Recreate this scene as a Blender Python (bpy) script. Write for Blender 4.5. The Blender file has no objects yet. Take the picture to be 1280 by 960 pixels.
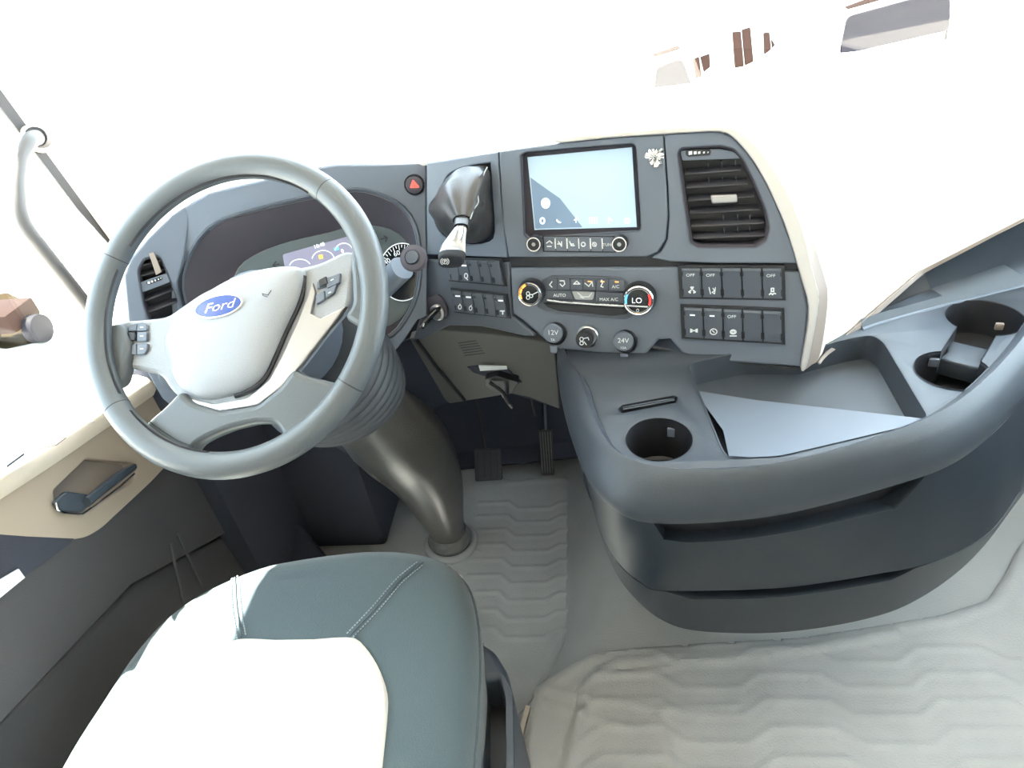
import bpy, bmesh, math, random
from mathutils import Vector as V, Matrix as M, noise
random.seed(3)
C = bpy.context.scene.collection
# ---------------------------------------------------------------- camera, sky, sun, exposure
FPX = 850.0; CAM = V((0, 0, 1.5)); YAW, PIT, ROL = map(math.radians, (10, 35, 9.4))
FW = V((-math.sin(YAW)*math.cos(PIT), math.cos(YAW)*math.cos(PIT), -math.sin(PIT)))
_rt = V((math.cos(YAW), math.sin(YAW), 0)); _up = _rt.cross(FW)
RT = _rt*math.cos(ROL) - _up*math.sin(ROL); UP = _up*math.cos(ROL) + _rt*math.sin(ROL)
cd = bpy.data.cameras.new('camera'); cam = bpy.data.objects.new('camera', cd); C.objects.link(cam)
cd.sensor_width = 36; cd.lens = FPX/1280*36; cd.clip_start = .02; cd.clip_end = 300
mw = M((RT, UP, -FW)).transposed().to_4x4(); mw.translation = CAM; cam.matrix_world = mw
bpy.context.scene.camera = cam
w = bpy.data.worlds.new('sky'); bpy.context.scene.world = w; w.use_nodes = True
bg = w.node_tree.nodes['Background']; bg.inputs[0].default_value = (.72, .87, 1, 1); bg.inputs[1].default_value = 6.5
sd = bpy.data.lights.new('sun', 'SUN'); sd.energy = 42; sd.angle = .01; sd.color = (1, .95, .87)
sun = bpy.data.objects.new('sun', sd); C.objects.link(sun)
SUN_TO = V((-.36, .08, .93)).normalized(); sun.rotation_euler = SUN_TO.to_track_quat('Z', 'Y').to_euler()
sun.location = (-4, 1, 8)
vs = bpy.context.scene.view_settings
vs.view_transform = 'Standard'; vs.look = 'None'; vs.exposure = 0.82; vs.gamma = 1

# ---------------------------------------------------------------- materials
def mat(name, col, rough=.5, metal=0, bump=0, scale=400, emit=0, spec=.5, var=0, coat=0, sheen=0, vscale=30):
    m = bpy.data.materials.new(name); m.use_nodes = True; t = m.node_tree; b = t.nodes['Principled BSDF']
    b.inputs['Base Color'].default_value = (*col, 1); b.inputs['Roughness'].default_value = rough
    b.inputs['Metallic'].default_value = metal; b.inputs['Specular IOR Level'].default_value = spec
    b.inputs['Coat Weight'].default_value = coat; b.inputs['Sheen Weight'].default_value = sheen
    if emit:
        b.inputs['Emission Color'].default_value = (*col, 1); b.inputs['Emission Strength'].default_value = emit
    tc = t.nodes.new('ShaderNodeTexCoord')
    if bump:
        n = t.nodes.new('ShaderNodeTexNoise'); n.inputs['Scale'].default_value = scale; n.inputs['Detail'].default_value = 2
        bp = t.nodes.new('ShaderNodeBump'); bp.inputs['Strength'].default_value = bump; bp.inputs['Distance'].default_value = .001
        t.links.new(tc.outputs['Object'], n.inputs['Vector']); t.links.new(n.outputs['Fac'], bp.inputs['Height'])
        t.links.new(bp.outputs['Normal'], b.inputs['Normal'])
    if var:
        n2 = t.nodes.new('ShaderNodeTexNoise'); n2.inputs['Scale'].default_value = vscale; n2.inputs['Detail'].default_value = 6
        mx = t.nodes.new('ShaderNodeMix'); mx.data_type = 'RGBA'
        mx.inputs[6].default_value = (*[c*(1-var) for c in col], 1); mx.inputs[7].default_value = (*[min(1, c*(1+var)) for c in col], 1)
        t.links.new(tc.outputs['Object'], n2.inputs['Vector']); t.links.new(n2.outputs['Fac'], mx.inputs[0])
        t.links.new(mx.outputs[2], b.inputs['Base Color'])
    return m
K = {}
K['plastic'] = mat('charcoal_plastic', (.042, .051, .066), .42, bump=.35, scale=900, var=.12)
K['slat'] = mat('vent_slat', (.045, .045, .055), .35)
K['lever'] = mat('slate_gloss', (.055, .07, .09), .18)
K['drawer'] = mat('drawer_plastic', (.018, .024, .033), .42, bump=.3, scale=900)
K['tube'] = mat('column_plastic', (.072, .070, .068), .33, bump=.4, scale=300, var=.25, vscale=20)
K['fascia'] = mat('slate_plastic', (.135, .160, .205), .40, bump=.2, scale=1100)
K['fasciadark'] = mat('dark_slate_plastic', (.078, .092, .118), .5, bump=.2, scale=1100)
K['black'] = mat('black_plastic', (.018, .019, .024), .45)
K['gloss'] = mat('gloss_black', (.010, .011, .014), .12)
K['leather'] = mat('wheel_leather', (.095, .108, .120), .36, bump=.3, scale=700)
K['boot'] = mat('boot_leather', (.050, .048, .050), .33, bump=.3, scale=300)
K['airbag'] = mat('airbag_plastic', (.31, .33, .36), .42, bump=.6, scale=550)
K['cream'] = mat('cream_plastic', (.70, .62, .52), .5, bump=.15, scale=700)
K['creamdash'] = mat('cream_dash_skin', (.80, .74, .66), .5, bump=.15, scale=500)
K['beige'] = mat('beige_door_plastic', (.42, .35, .28), .5, bump=.25, scale=800)
K['greige'] = mat('greige_trim', (.30, .25, .22), .5)
K['silver'] = mat('silver_paint', (.62, .60, .58), .3, metal=.5)
K['chrome'] = mat('chrome', (.85, .85, .86), .12, metal=1)
K['satin'] = mat('satin_metal', (.42, .42, .43), .28, metal=.9)
K['fabric'] = mat('seat_fabric', (.062, .088, .100), .85, bump=.9, scale=500, sheen=.3)
K['seatcream'] = mat('seat_cream_leather', (.72, .66, .58), .5, bump=.4, scale=250)
K['thread'] = mat('thread', (.30, .33, .35), .8)
K['mat'] = mat('rubber_mat', (.40, .395, .385), .6, bump=.9, scale=260, var=.16, vscale=9)
K['floorm'] = mat('cab_floor_rubber', (.38, .38, .37), .65, bump=.8, scale=260, var=.12, vscale=7)
K['carpet'] = mat('dark_carpet', (.040, .044, .062), .95, bump=.8, scale=300)
K['doordark'] = mat('dark_door_skin', (.062, .060, .066), .7, bump=.6, scale=500)
K['olive'] = mat('olive_panel', (.115, .117, .113), .7, bump=.3, scale=600)
K['white'] = mat('white_print', (.75, .80, .82), .5)
K['whiteled'] = mat('white_led', (.8, .85, .9), .5, emit=.3)
K['orange'] = mat('orange_led', (1, .42, .08), .5, emit=1.0)
K['red'] = mat('red_mark', (.85, .06, .05), .5, emit=.5)
K['blue'] = mat('blue_mark', (.1, .45, .9), .5, emit=.6)
K['hazred'] = mat('hazard_red', (.9, .12, .10), .4, emit=.35)
K['navy'] = mat('emblem_blue', (.03, .08, .32), .2, coat=.5)
K['screen'] = mat('lit_screen_sky_sheen', (.30, .40, .47), .15, emit=.62)  # display glow; its pale blue also stands in for sky reflected in the glass
K['screenicon'] = mat('screen_icon', (.85, .92, .96), .4, emit=.8)
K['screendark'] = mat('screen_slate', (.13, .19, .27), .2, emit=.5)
K['cluster'] = mat('cluster_display', (.20, .20, .28), .15, emit=.5)
K['clusterface'] = mat('cluster_face', (.10, .13, .145), .25)
K['hood'] = mat('cluster_hood', (.062, .056, .072), .7)
K['rubber'] = mat('black_rubber', (.040, .037, .040), .6)
K['handle'] = mat('grab_handle_grey', (.11, .105, .105), .45)
K['bellows'] = mat('bellows_rubber', (.055, .060, .070), .5)
K['lining'] = mat('roof_lining', (.72, .68, .62), .9)
K['concrete'] = mat('yard_ground', (.60, .56, .50), .9, var=.15, vscale=.6)
K['paint'] = mat('white_vehicle_paint', (.85, .85, .86), .35)
K['carglass'] = mat('vehicle_dark_glass', (.016, .014, .017), .7, spec=.1)
K['brick'] = mat('red_brown_wood', (.026, .014, .011), .9, spec=.1, var=.3, vscale=3)
K['yellow'] = mat('yellow_scrap', (.65, .48, .08), .6)
K['sand'] = mat('sandy_soil', (.026, .0185, .011), .9, spec=0, var=.3, vscale=1.5)
K['dirt'] = mat('foot_rubber_dusty', (.16, .155, .15), .8, bump=1, scale=120, var=.4, vscale=60)
def glassm():
    m = bpy.data.materials.new('window_glass'); m.use_nodes = True; t = m.node_tree; t.nodes.clear()
    o = t.nodes.new('ShaderNodeOutputMaterial'); tr = t.nodes.new('ShaderNodeBsdfTransparent'); gl = t.nodes.new('ShaderNodeBsdfGlossy')
    gl.inputs['Roughness'].default_value = .02; tr.inputs[0].default_value = (.93, .96, .95, 1)
    mx = t.nodes.new('ShaderNodeMixShader'); mx.inputs[0].default_value = .04
    t.links.new(tr.outputs[0], mx.inputs[1]); t.links.new(gl.outputs[0], mx.inputs[2])
    t.links.new(mx.outputs[0], o.inputs[0]); return m
K['glass'] = glassm()

# ---------------------------------------------------------------- helpers
ORG = {}
def obj(name, me, m, parent=None):
    if isinstance(me, bmesh.types.BMesh):
        b = me; me = bpy.data.meshes.new(name); bmesh.ops.recalc_face_normals(b, faces=b.faces); b.to_mesh(me); b.free()
    o = bpy.data.objects.new(name, me); C.objects.link(o)
    org = ORG.get(parent.name, V()) if parent else V()
    if parent:
        o.parent = parent
        if org.length: me.transform(M.Translation(-org))
    ORG[o.name] = org
    me.materials.clear(); me.materials.append(K[m])
    me.polygons.foreach_set('use_smooth', [True]*len(me.polygons)); me.set_sharp_from_angle(angle=math.radians(38)); me.update()
    return o
def tag(o, label=None, cat=None, group=None, kind=None):
    for k, v in (('label', label), ('category', cat), ('group', group), ('kind', kind)):
        if v: o[k] = v
    return o
def thing(name, label, cat, loc, group=None):
    o = bpy.data.objects.new(name, None); C.objects.link(o); o.location = loc; o.empty_display_size = .05
    ORG[o.name] = V(loc); return tag(o, label, cat, group)
def ray(px, py): return FW*FPX + RT*(px-640) - UP*(py-480)
class Pl:
    def __init__(s, p, n, up=(0, 0, 1)):
        s.p = V(p); s.n = V(n).normalized(); u = V(up); s.v = (u - s.n*u.dot(s.n)).normalized(); s.u = s.v.cross(s.n)
    def hit(s, px, py, off=0):
        r = ray(px, py); t = ((s.p + s.n*off - CAM).dot(s.n))/r.dot(s.n); return CAM + r*t
    def uv(s, px, py, off=0):
        d = s.hit(px, py, off) - s.p; return (d.dot(s.u), d.dot(s.v))
    def w(s, u, v, h=0): return s.p + s.u*u + s.v*v + s.n*h
    def mpp(s, px, py): return (s.hit(px, py) - CAM).dot(FW)/FPX
def H(px, py, ax, val):
    r = ray(px, py); t = (val - CAM['xyz'.index(ax)])/r['xyz'.index(ax)]; return CAM + r*t
def cat(pts, n=5, closed=False):
    P = [V(p) for p in pts]; N = len(P); out = []
    for i in range(N if closed else N-1):
        g = lambda k: P[k % N] if closed else P[max(0, min(N-1, k))]
        a, b, c, d = g(i-1), g(i), g(i+1), g(i+2)
        for j in range(n):
            t = j/n; out.append(.5*((2*b) + (c-a)*t + (2*a-5*b+4*c-d)*t*t + (3*b-a-3*c+d)*t**3))
    if not closed: out.append(P[-1])
    return out
def resamp(pts, n, closed=False):
    P = [V(p) for p in pts] + ([V(pts[0])] if closed else [])
    L = [0]
    for a, b in zip(P, P[1:]): L.append(L[-1] + (b-a).length)
    out = []; m = n if closed else n-1
    for i in range(n):
        s = L[-1]*i/m; k = 0
        while k < len(L)-2 and L[k+1] < s: k += 1
        out.append(P[k].lerp(P[k+1], (s-L[k])/max(1e-9, L[k+1]-L[k])))
    return out
def rnd(pts, r, seg=4):
    if r <= 0: return [V(p) for p in pts]
    P = [V(p) for p in pts]; out = []
    for i, b in enumerate(P):
        a, c = P[i-1], P[(i+1) % len(P)]
        d1, d2 = (a-b), (c-b); q1 = b + d1.normalized()*min(r, d1.length*.45); q2 = b + d2.normalized()*min(r, d2.length*.45)
        for j in range(seg+1):
            t = j/seg; out.append(q1*(1-t)**2 + b*2*t*(1-t) + q2*t*t)
    return out
def fill(outer, holes, th, bev):
    cu = bpy.data.curves.new('tmp', 'CURVE'); cu.dimensions = '2D'; cu.fill_mode = 'BOTH'
    bev = min(bev, th*.45); cu.extrude = max(1e-5, th/2 - bev); cu.bevel_depth = bev; cu.bevel_resolution = 2 if bev > .002 else 1; cu.offset = -bev
    for lp in [outer] + list(holes):
        sp = cu.splines.new('POLY'); sp.points.add(len(lp)-1); sp.use_cyclic_u = True
        for p, q in zip(sp.points, lp): p.co = (q[0], q[1], 0, 1)
    ob = bpy.data.objects.new('tmp', cu); C.objects.link(ob)
    me = bpy.data.meshes.new_from_object(ob.evaluated_get(bpy.context.evaluated_depsgraph_get()))
    bpy.data.objects.remove(ob); bpy.data.curves.remove(cu)
    b = bmesh.new(); b.from_mesh(me); bpy.data.meshes.remove(me); bmesh.ops.remove_doubles(b, verts=b.verts, dist=1e-5)
    return b
def plate(name, pts, pl, m, parent=None, th=.006, off=0, holes=(), bev=.001, r=0, hr=0, sm=0, hsm=0, uv=False):
    g = (lambda q: V(q)) if uv else (lambda q: V(pl.uv(q[0], q[1], off)))
    o = [g(q) for q in (cat([V(p) for p in pts], sm, True) if sm else pts)]; o = rnd(o, r)
    hs = []
    for h in holes:
        q = [g(x) for x in (cat([V(p) for p in h], hsm, True) if hsm else h)]; hs.append(rnd(q, hr))
    b = fill(o, hs, th, bev)
    for v in b.verts: x = v.co; v.co = pl.w(x.x, x.y, off - th/2 + x.z)
    o_ = obj(name, b, m, parent)
    o_.data.polygons.foreach_set('use_smooth', [abs(f.normal.dot(pl.n)) < .985 for f in o_.data.polygons]); return o_
def loft(name, rings, m, parent=None, closed=False, cap=False, thick=0):
    b = bmesh.new(); R = [[b.verts.new(p) for p in r] for r in rings]; n = len(R[0])
    for a, c in zip(R, R[1:]):
        for i in range(n if closed else n-1):
            j = (i+1) % n; b.faces.new((a[i], a[j], c[j], c[i]))
    if cap:
        for r in (R[0], R[-1]):
            b.faces.new(r)
    bmesh.ops.remove_doubles(b, verts=b.verts, dist=1e-6)
    if thick:
        bmesh.ops.recalc_face_normals(b, faces=b.faces)
        bmesh.ops.solidify(b, geom=b.faces[:], thickness=thick)
    return obj(name, b, m, parent)
def circ(c, a1, a2, r, n, r2=None, pw=1):
    out = []
    for i in range(n):
        t = 2*math.pi*i/n; x, y = math.cos(t), math.sin(t)
        if pw != 1: x = math.copysign(abs(x)**pw, x); y = math.copysign(abs(y)**pw, y)
        out.append(c + a1*(x*r) + a2*(y*(r2 or r)))
    return out
def axes(n):
    n = V(n).normalized(); a = n.orthogonal().normalized(); return a, n.cross(a)
def tube(name, path, r, m, parent=None, seg=12, closed=False, cap=True, b=None, flat=1, up=None):
    P = [V(p) for p in path]; n = len(P); own = b is None
    if own: b = bmesh.new()
    R = []; a1 = None
    for i, p in enumerate(P):
        t = ((P[(i+1) % n] if closed or i < n-1 else p) - (P[i-1] if closed or i > 0 else p)).normalized()
        if up is not None: a1 = V(up) - t*V(up).dot(t)
        elif a1 is None: a1 = axes(t)[0]
        a1 = (a1 - t*a1.dot(t)).normalized(); a2 = t.cross(a1)
        rr = r[i] if isinstance(r, (list, tuple)) else r
        R.append([b.verts.new(q) for q in circ(p, a1, a2, rr, seg, rr*flat)])
    for i in range(n if closed else n-1):
        A, B = R[i], R[(i+1) % n]
        for k in range(seg): b.faces.new((A[k], A[(k+1) % seg], B[(k+1) % seg], B[k]))
    if cap and not closed: b.faces.new(R[0]); b.faces.new(R[-1])
    return obj(name, b, m, parent) if own else b
def rev(name, prof, c, ax, m, parent=None, seg=32, cap=True):
    a1, a2 = axes(ax); n = V(ax).normalized(); c = V(c)
    return loft(name, [circ(c + n*h, a1, a2, max(r, 1e-4), seg) for r, h in prof], m, parent, closed=True, cap=cap)
def bx(b, c, sx, sy, sz, R=None):
    vs_ = [V((x*sx/2, y*sy/2, z*sz/2)) for x in (-1, 1) for y in (-1, 1) for z in (-1, 1)]
    vv = [b.verts.new((R @ v if R else v) + V(c)) for v in vs_]
    for f in ((0, 1, 3, 2), (4, 6, 7, 5), (0, 4, 5, 1), (2, 3, 7, 6), (0, 2, 6, 4), (1, 5, 7, 3)): b.faces.new([vv[i] for i in f])
def box(name, c, s, m, parent=None, bev=.003, R=None):
    b = bmesh.new(); bx(b, c, *s, R)
    if bev: bmesh.ops.bevel(b, geom=b.edges[:], offset=bev, segments=2, affect='EDGES', profile=.6)
    return obj(name, b, m, parent)
def text(name, s, pl, px, py, hpx, m, parent=None, off=.001, shear=0, rot=0, wide=1, size=None):
    cu = bpy.data.curves.new('tmp', 'FONT'); cu.body = s; cu.align_x = 'CENTER'; cu.align_y = 'CENTER'; cu.shear = shear
    k = (size or hpx*pl.mpp(px, py))/.7; cu.size = k; cu.extrude = .00015; cu.resolution_u = 3
    ob = bpy.data.objects.new('tmp', cu); C.objects.link(ob)
    me = bpy.data.meshes.new_from_object(ob.evaluated_get(bpy.context.evaluated_depsgraph_get()))
    bpy.data.objects.remove(ob); bpy.data.curves.remove(cu)
    u0, v0 = pl.uv(px, py, off); cr, sr = math.cos(rot), math.sin(rot)
    for v in me.vertices:
        x, y = v.co.x*wide, v.co.y; v.co = pl.w(u0 + x*cr - y*sr, v0 + x*sr + y*cr, off + v.co.z)
    return obj(name, me, m, parent)
def ink(name, lines, pl, m, parent=None, wpx=1.2, off=.0008, hh=.0003, px=True):
    """printed symbol: flat strokes lying on a panel; lines in pixels of the photograph's frame"""
    b = bmesh.new()
    for ln in lines:
        for a, c in zip(ln, ln[1:]):
            A = V(pl.uv(*a, off)); B = V(pl.uv(*c, off)); wd = wpx*pl.mpp(*a)/2; d = (B-A)
            if d.length < 1e-6: continue
            d.normalize(); nn = V((-d.y, d.x))*wd; A = A - d*wd*.6; B = B + d*wd*.6
            q = [A+nn, A-nn, B-nn, B+nn]
            lo = [b.verts.new(pl.w(p.x, p.y, off-hh)) for p in q]; hi = [b.verts.new(pl.w(p.x, p.y, off+hh)) for p in q]
            b.faces.new(hi)
            for i in range(4): b.faces.new((lo[i], lo[(i+1) % 4], hi[(i+1) % 4], hi[i]))
    return obj(name, b, m, parent)
def arc(cx, cy, r, a0=0, a1=360, n=12, ry=None):
    return [(cx + r*math.cos(math.radians(a0+(a1-a0)*i/n)), cy - (ry or r)*math.sin(math.radians(a0+(a1-a0)*i/n))) for i in range(n+1)]
def quad(q, s0, s1, t0, t1):
    P = [V(p) for p in q]; f = lambda s, t: (P[0].lerp(P[1], s)).lerp(P[3].lerp(P[2], s), t)
    return [f(s0, t0), f(s1, t0), f(s1, t1), f(s0, t1)]
def pln(phi, p, k=.25): a = math.radians(phi); return Pl(p, (math.sin(a), -math.cos(a), k))
PS = pln(-9, (.06, 1.0, 1.03)); PM = pln(-22, (-.15, 1.033, 1.03)); PC = pln(15, (-.3, 1.094, 1.03)); PW = pln(30, (-.66, .997, 1.03))

# ================================================================= SETTING
def struct(o): o['kind'] = 'structure'; return o
def sstep(a, b, x): t = max(0, min(1, (x-a)/(b-a))); return t*t*(3-2*t)
def fh(x, y):
    s = sstep(-.17, -.02, x + .12*max(0, .98-y)/.3)
    return .15*s
b = bmesh.new(); NX, NY = 90, 70; X0, X1, Y0, Y1 = -1.0, 1.35, -.9, 1.85
g = [[b.verts.new((X0+(X1-X0)*i/NX, Y0+(Y1-Y0)*j/NY, fh(X0+(X1-X0)*i/NX, Y0+(Y1-Y0)*j/NY))) for i in range(NX+1)] for j in range(NY+1)]
for j in range(NY):
    for i in range(NX): b.faces.new((g[j][i], g[j][i+1], g[j+1][i+1], g[j+1][i]))
struct(obj('floor', b, 'floorm'))
def sbox(name, lo, hi, m, bev=.005):
    lo, hi = V(lo), V(hi); return struct(box(name, (lo+hi)/2, hi-lo, m, bev=bev))
sbox('wall_front', (-1.0, 1.85, -.05), (1.35, 1.95, 1.02), 'carpet')
sbox('added_cowl', (-1.0, 1.5, 1.0), (1.35, 1.95, 1.05), 'black')  # cowl added to stop sun leaking down onto the footwell floor
sbox('wall_back', (-1.0, -.95, -.05), (1.35, -.9, 2.25), 'lining')
sbox('ceiling', (-1.05, -.95, 2.2), (1.4, 1.36, 2.25), 'lining')
sbox('wall_right', (1.35, -.95, -.05), (1.42, 1.85, .95), 'doordark')
sbox('trim_2', (1.35, -.95, .95), (1.42, .35, 2.2), 'lining')
sbox('wall_left', (-1.06, -.95, -.05), (-1.0, .32, 2.2), 'lining')
sbox('added_header', (-1.0, 1.30, 1.88), (1.35, 1.36, 2.2), 'lining')  # header added out of view to keep windscreen sun off the console
sbox('sun_cut_side_header', (-1.06, .32, 1.66), (-1.0, 1.3, 2.2), 'lining')  # side header, set low to cut off the sun patch on the seat
sbox('trim_5', (-1.06, 1.27, -.05), (-1.0, 1.85, 1.02), 'cream')
struct(loft('footwell_shade_sheet', [[V((-1, 1.60, .0)), V((1.3, 1.60, .16))], [V((-1, 1.66, .02)), V((1.3, 1.66, .18))], [V((-1, 1.86, .5)), V((1.3, 1.86, .6))]], 'carpet', thick=.01))  # dark sloped sheet, paints in the shade over the far footwell floor
sbox('trim_4', (1.35, .35, 1.85), (1.42, 1.3, 2.2), 'lining')
sbox('added_end_cap', (-.99, 1.17, .72), (-.83, 1.56, 1.0), 'cream')  # dash end cap added to block a sliver of sun on the floor
# windscreen, leaning back
WSB, WST = (1.56, 1.06), (1.36, 2.2)
def wsp(x, t): return V((x, WSB[0]+(WST[0]-WSB[0])*t, WSB[1]+(WST[1]-WSB[1])*t))
win = struct(loft('window_1', [[wsp(-.98, t), wsp(0, t)+V((0, .03, 0)), wsp(1.33, t)] for t in (0, .5, 1)], 'glass'))
# side windows
struct(box('window_2', (-1.03, .80, 1.4), (.005, 1.0, 1.06), 'glass', bev=0))
struct(box('window_3', (1.385, .82, 1.4), (.005, .94, .9), 'glass', bev=0))
# A pillar cover: three lines run down it in the picture
PX = Pl((-.95, 0, 0), (1, 0, 0))
pil = struct(loft('trim_1', [[H(x, y, 'x', -.97) for x, y in ((-60, -50), (0, 40), (75, 140), (151, 242), (205, 315))],
     [H(x, y, 'x', -.945) for x, y in ((-75, -25), (-6, 72), (62, 172), (140, 282), (182, 345))],
     [H(x, y, 'x', -.955) for x, y in ((-80, 10), (0, 116), (54, 190), (144, 312), (166, 340))]], 'cream', thick=.008))
tube('gasket', [H(x, y, 'x', -.965) for x, y in ((-60, -42), (0, 40), (75, 142), (151, 242))], .0022, 'rubber', pil, seg=6)
loft('seal_strip', [[H(x, y, 'x', -.953) for x, y in ((-80, 10), (0, 116), (54, 190), (100, 252), (144, 312))],
     [H(x, y, 'x', -.957) for x, y in ((-80, 28), (0, 138), (50, 203), (95, 262), (144, 316))]], 'rubber', pil, thick=.006)
plate('mounting_plate', [(30, 158), (48, 152), (62, 170), (72, 184), (58, 192), (34, 182)], Pl((-.95, 0, 0), (1, 0, 0)), 'cream', pil, th=.012, off=.008, r=.01)
gh = thing('grab_handle', 'pale grey tubular grab handle on the windscreen pillar beside the driver door', 'handle', H(40, 180, 'x', -.93))
PG = -.915
tube('bar', cat([H(50, 172, 'x', -.94)]+[H(x, y, 'x', PG) for x, y in ((40, 174), (29, 190), (22, 215), (21, 240), (23, 262), (31, 283), (48, 306), (75, 340), (105, 378), (125, 403))]+[H(135, 415, 'x', -.94)], 5),
     .0125, 'handle', gh, seg=16)
tube('collar', [H(51, 173, 'x', -.938), H(45, 171, 'x', -.928)], .0165, 'rubber', gh, seg=16)

# ---------------------------------------------------------------- driver door
XD = -.935
door = struct(box('door_1', (-1.02, .79, .40), (.04, .97, .80), 'doordark', bev=.004))
PD = Pl((XD, 0, 0), (1, 0, 0))
D = lambda x, y, xx=XD: H(x, y, 'x', xx)
# beige armrest panel with the handle recess cut through
plate('door_panel', [(-60, 640), (0, 600), (70, 560), (140, 522), (215, 474), (258, 505), (215, 575), (190, 602), (160, 630), (128, 660), (110, 671), (95, 674), (30, 671), (-60, 664)],
      PD, 'beige', door, th=.03, r=.01, holes=[[(67, 613), (108, 573), (166, 580), (170, 588), (165, 602), (110, 641), (76, 640), (70, 632)]], hr=.004, bev=.003)
plate('recess_back', [(60, 605), (105, 560), (185, 570), (180, 610), (112, 655), (60, 655)], PD, 'greige', door, th=.004, off=-.024)
# rounded armrest crest and top
c0 = [(-60, 655), (0, 614), (60, 576), (140, 522), (215, 470)]
rings = []
for px, xx in (((-60, 655), 0), ((0, 614), 0), ((60, 576), 0), ((140, 522), 0), ((215, 470), 0)):
    p = D(px[0], px[1], XD+.004)
    rings.append([p + V((dx, 0, dz)) for dx, dz in ((.0, -.012), (.012, .002), (.014, .018), (.006, .032), (-.012, .040), (-.045, .043), (-.09, .045))])
loft('armrest', rings, 'cream', door, thick=.004)
ink('seam', [cat([V(p) for p in ((-30, 580), (0, 562), (30, 540), (48, 533), (118, 527))], 4)], Pl(rings[1][5], (0, .22, 1)), 'rubber', door, wpx=1, off=.001)
plate('window_switch', [(2, 574), (24, 561), (30, 566), (8, 582)], Pl(rings[1][5], (0, .22, 1)), 'fasciadark', door, th=.004, off=.003)
plate('window_switch', [(46, 557), (68, 552), (80, 544), (82, 546), (70, 555), (48, 560)], Pl(rings[1][5], (0, .22, 1)), 'greige', door, th=.003, off=.002)
# lever
hl = tube('door_handle', [D(x, y, XD+a) for x, y, a in ((166, 585, .004), (154, 592, .016), (130, 610, .022), (108, 628, .020))], [.010, .0125, .0125, .012], 'lever', door, seg=12, flat=.7)
plate('handle_base', [(69, 628), (84, 614), (112, 618), (118, 626), (103, 641), (76, 639)], PD, 'lever', door, th=.01, off=.012, r=.006, bev=.003)
tube('handle_trim', [D(x, y, XD+.014) for x, y in ((70, 628), (72, 637), (80, 641), (103, 643), (125, 627), (150, 608), (168, 592))], .0018, 'chrome', door, seg=6)
# lower dark door skin with pocket
plate('lower_panel', [(-60, 660), (95, 668), (128, 655), (215, 570), (330, 560), (330, 640), (165, 730), (0, 905), (-60, 965)], PD, 'doordark', door, th=.02, off=-.006, bev=.003)
plate('pocket', [(-60, 965), (0, 908), (167, 732), (332, 642), (420, 760), (200, 1040), (-60, 1200)], Pl((XD, 0, 0), (1, 0, .10)), 'doordark', door, th=.02, off=.01, bev=.006)
plate('pocket_ledge', [(-60, 742), (0, 744), (88, 680), (96, 670), (30, 668), (-60, 662)], PD, 'carpet', door, th=.008, off=-.001, bev=.002)
plate('sun_patch', [(-25, 770), (0, 748), (32, 722), (24, 711), (-5, 728), (-40, 755)], PD, 'white', door, th=.004, off=.004)  # white plate painted in for sun falling through a gap

# kick wall strips left of the footwell
kick = thing('kick_panel', 'dark ribbed kick panel in the footwell left of the pedals', 'panel', (-.9, 1.3, 0))
box('side_wall', (-.93, 1.45, .42), (.06, .78, .84), 'carpet', kick)
box('front_wall', (-.80, 1.42, .26), (.24, .22, .50), 'carpet', kick, bev=.02)
for a in ((222, 668, 252, 732), (213, 680, 229, 752)):
    tube('rib', [H(a[0], a[1], 'x', -.893), H(a[2], a[3], 'x', -.893)], .003, 'doordark', kick, seg=8)
tube('hose', cat([H(x, y, 'y', 1.35) for x, y in ((345, 580), (362, 610), (372, 640), (360, 655), (345, 648), (338, 620))], 5), .007, 'black', kick, seg=8)
plate('footrest', [(268, 690), (290, 662), (345, 640), (372, 655), (440, 735), (255, 760)], Pl((-.75, 1.2, .12), (0, -.6, 1)), 'carpet', kick, th=.03, r=.02, bev=.008)

# ================================================================= DASHBOARD
dash = thing('dashboard', 'wide wraparound dashboard, slate grey fascia under a cream top pad', 'dashboard', (0, 1.1, .8))
# dash top pad (cream)
crest = [PW.hit(*p, -.004) for p in ((150, 335), (163, 322), (215, 268))] + [PC.hit(*p, -.004) for p in ((262, 240), (300, 231), (340, 222), (380, 212), (420, 205), (470, 205), (520, 205))] + \
        [PM.hit(*p, -.004) for p in ((540, 202), (580, 196), (622, 190))] + [PS.hit(*p, -.006) for p in ((660, 184), (700, 179), (760, 173), (830, 167), (880, 163), (905, 163))]
cr = resamp(crest, 40)
rg = [cr, [p + V((0, .012, .005)) for p in cr], [p + V((0, .06, .004)) for p in cr]]
rg.append([V((p.x*1.1, 1.30, min(p.z, 1.17))) for p in cr]); rg.append([V((-.99+(i/39)*1.25, 1.55, 1.07)) for i in range(40)])
loft('top_pad', rg, 'creamdash', dash, thick=.006)
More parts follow.
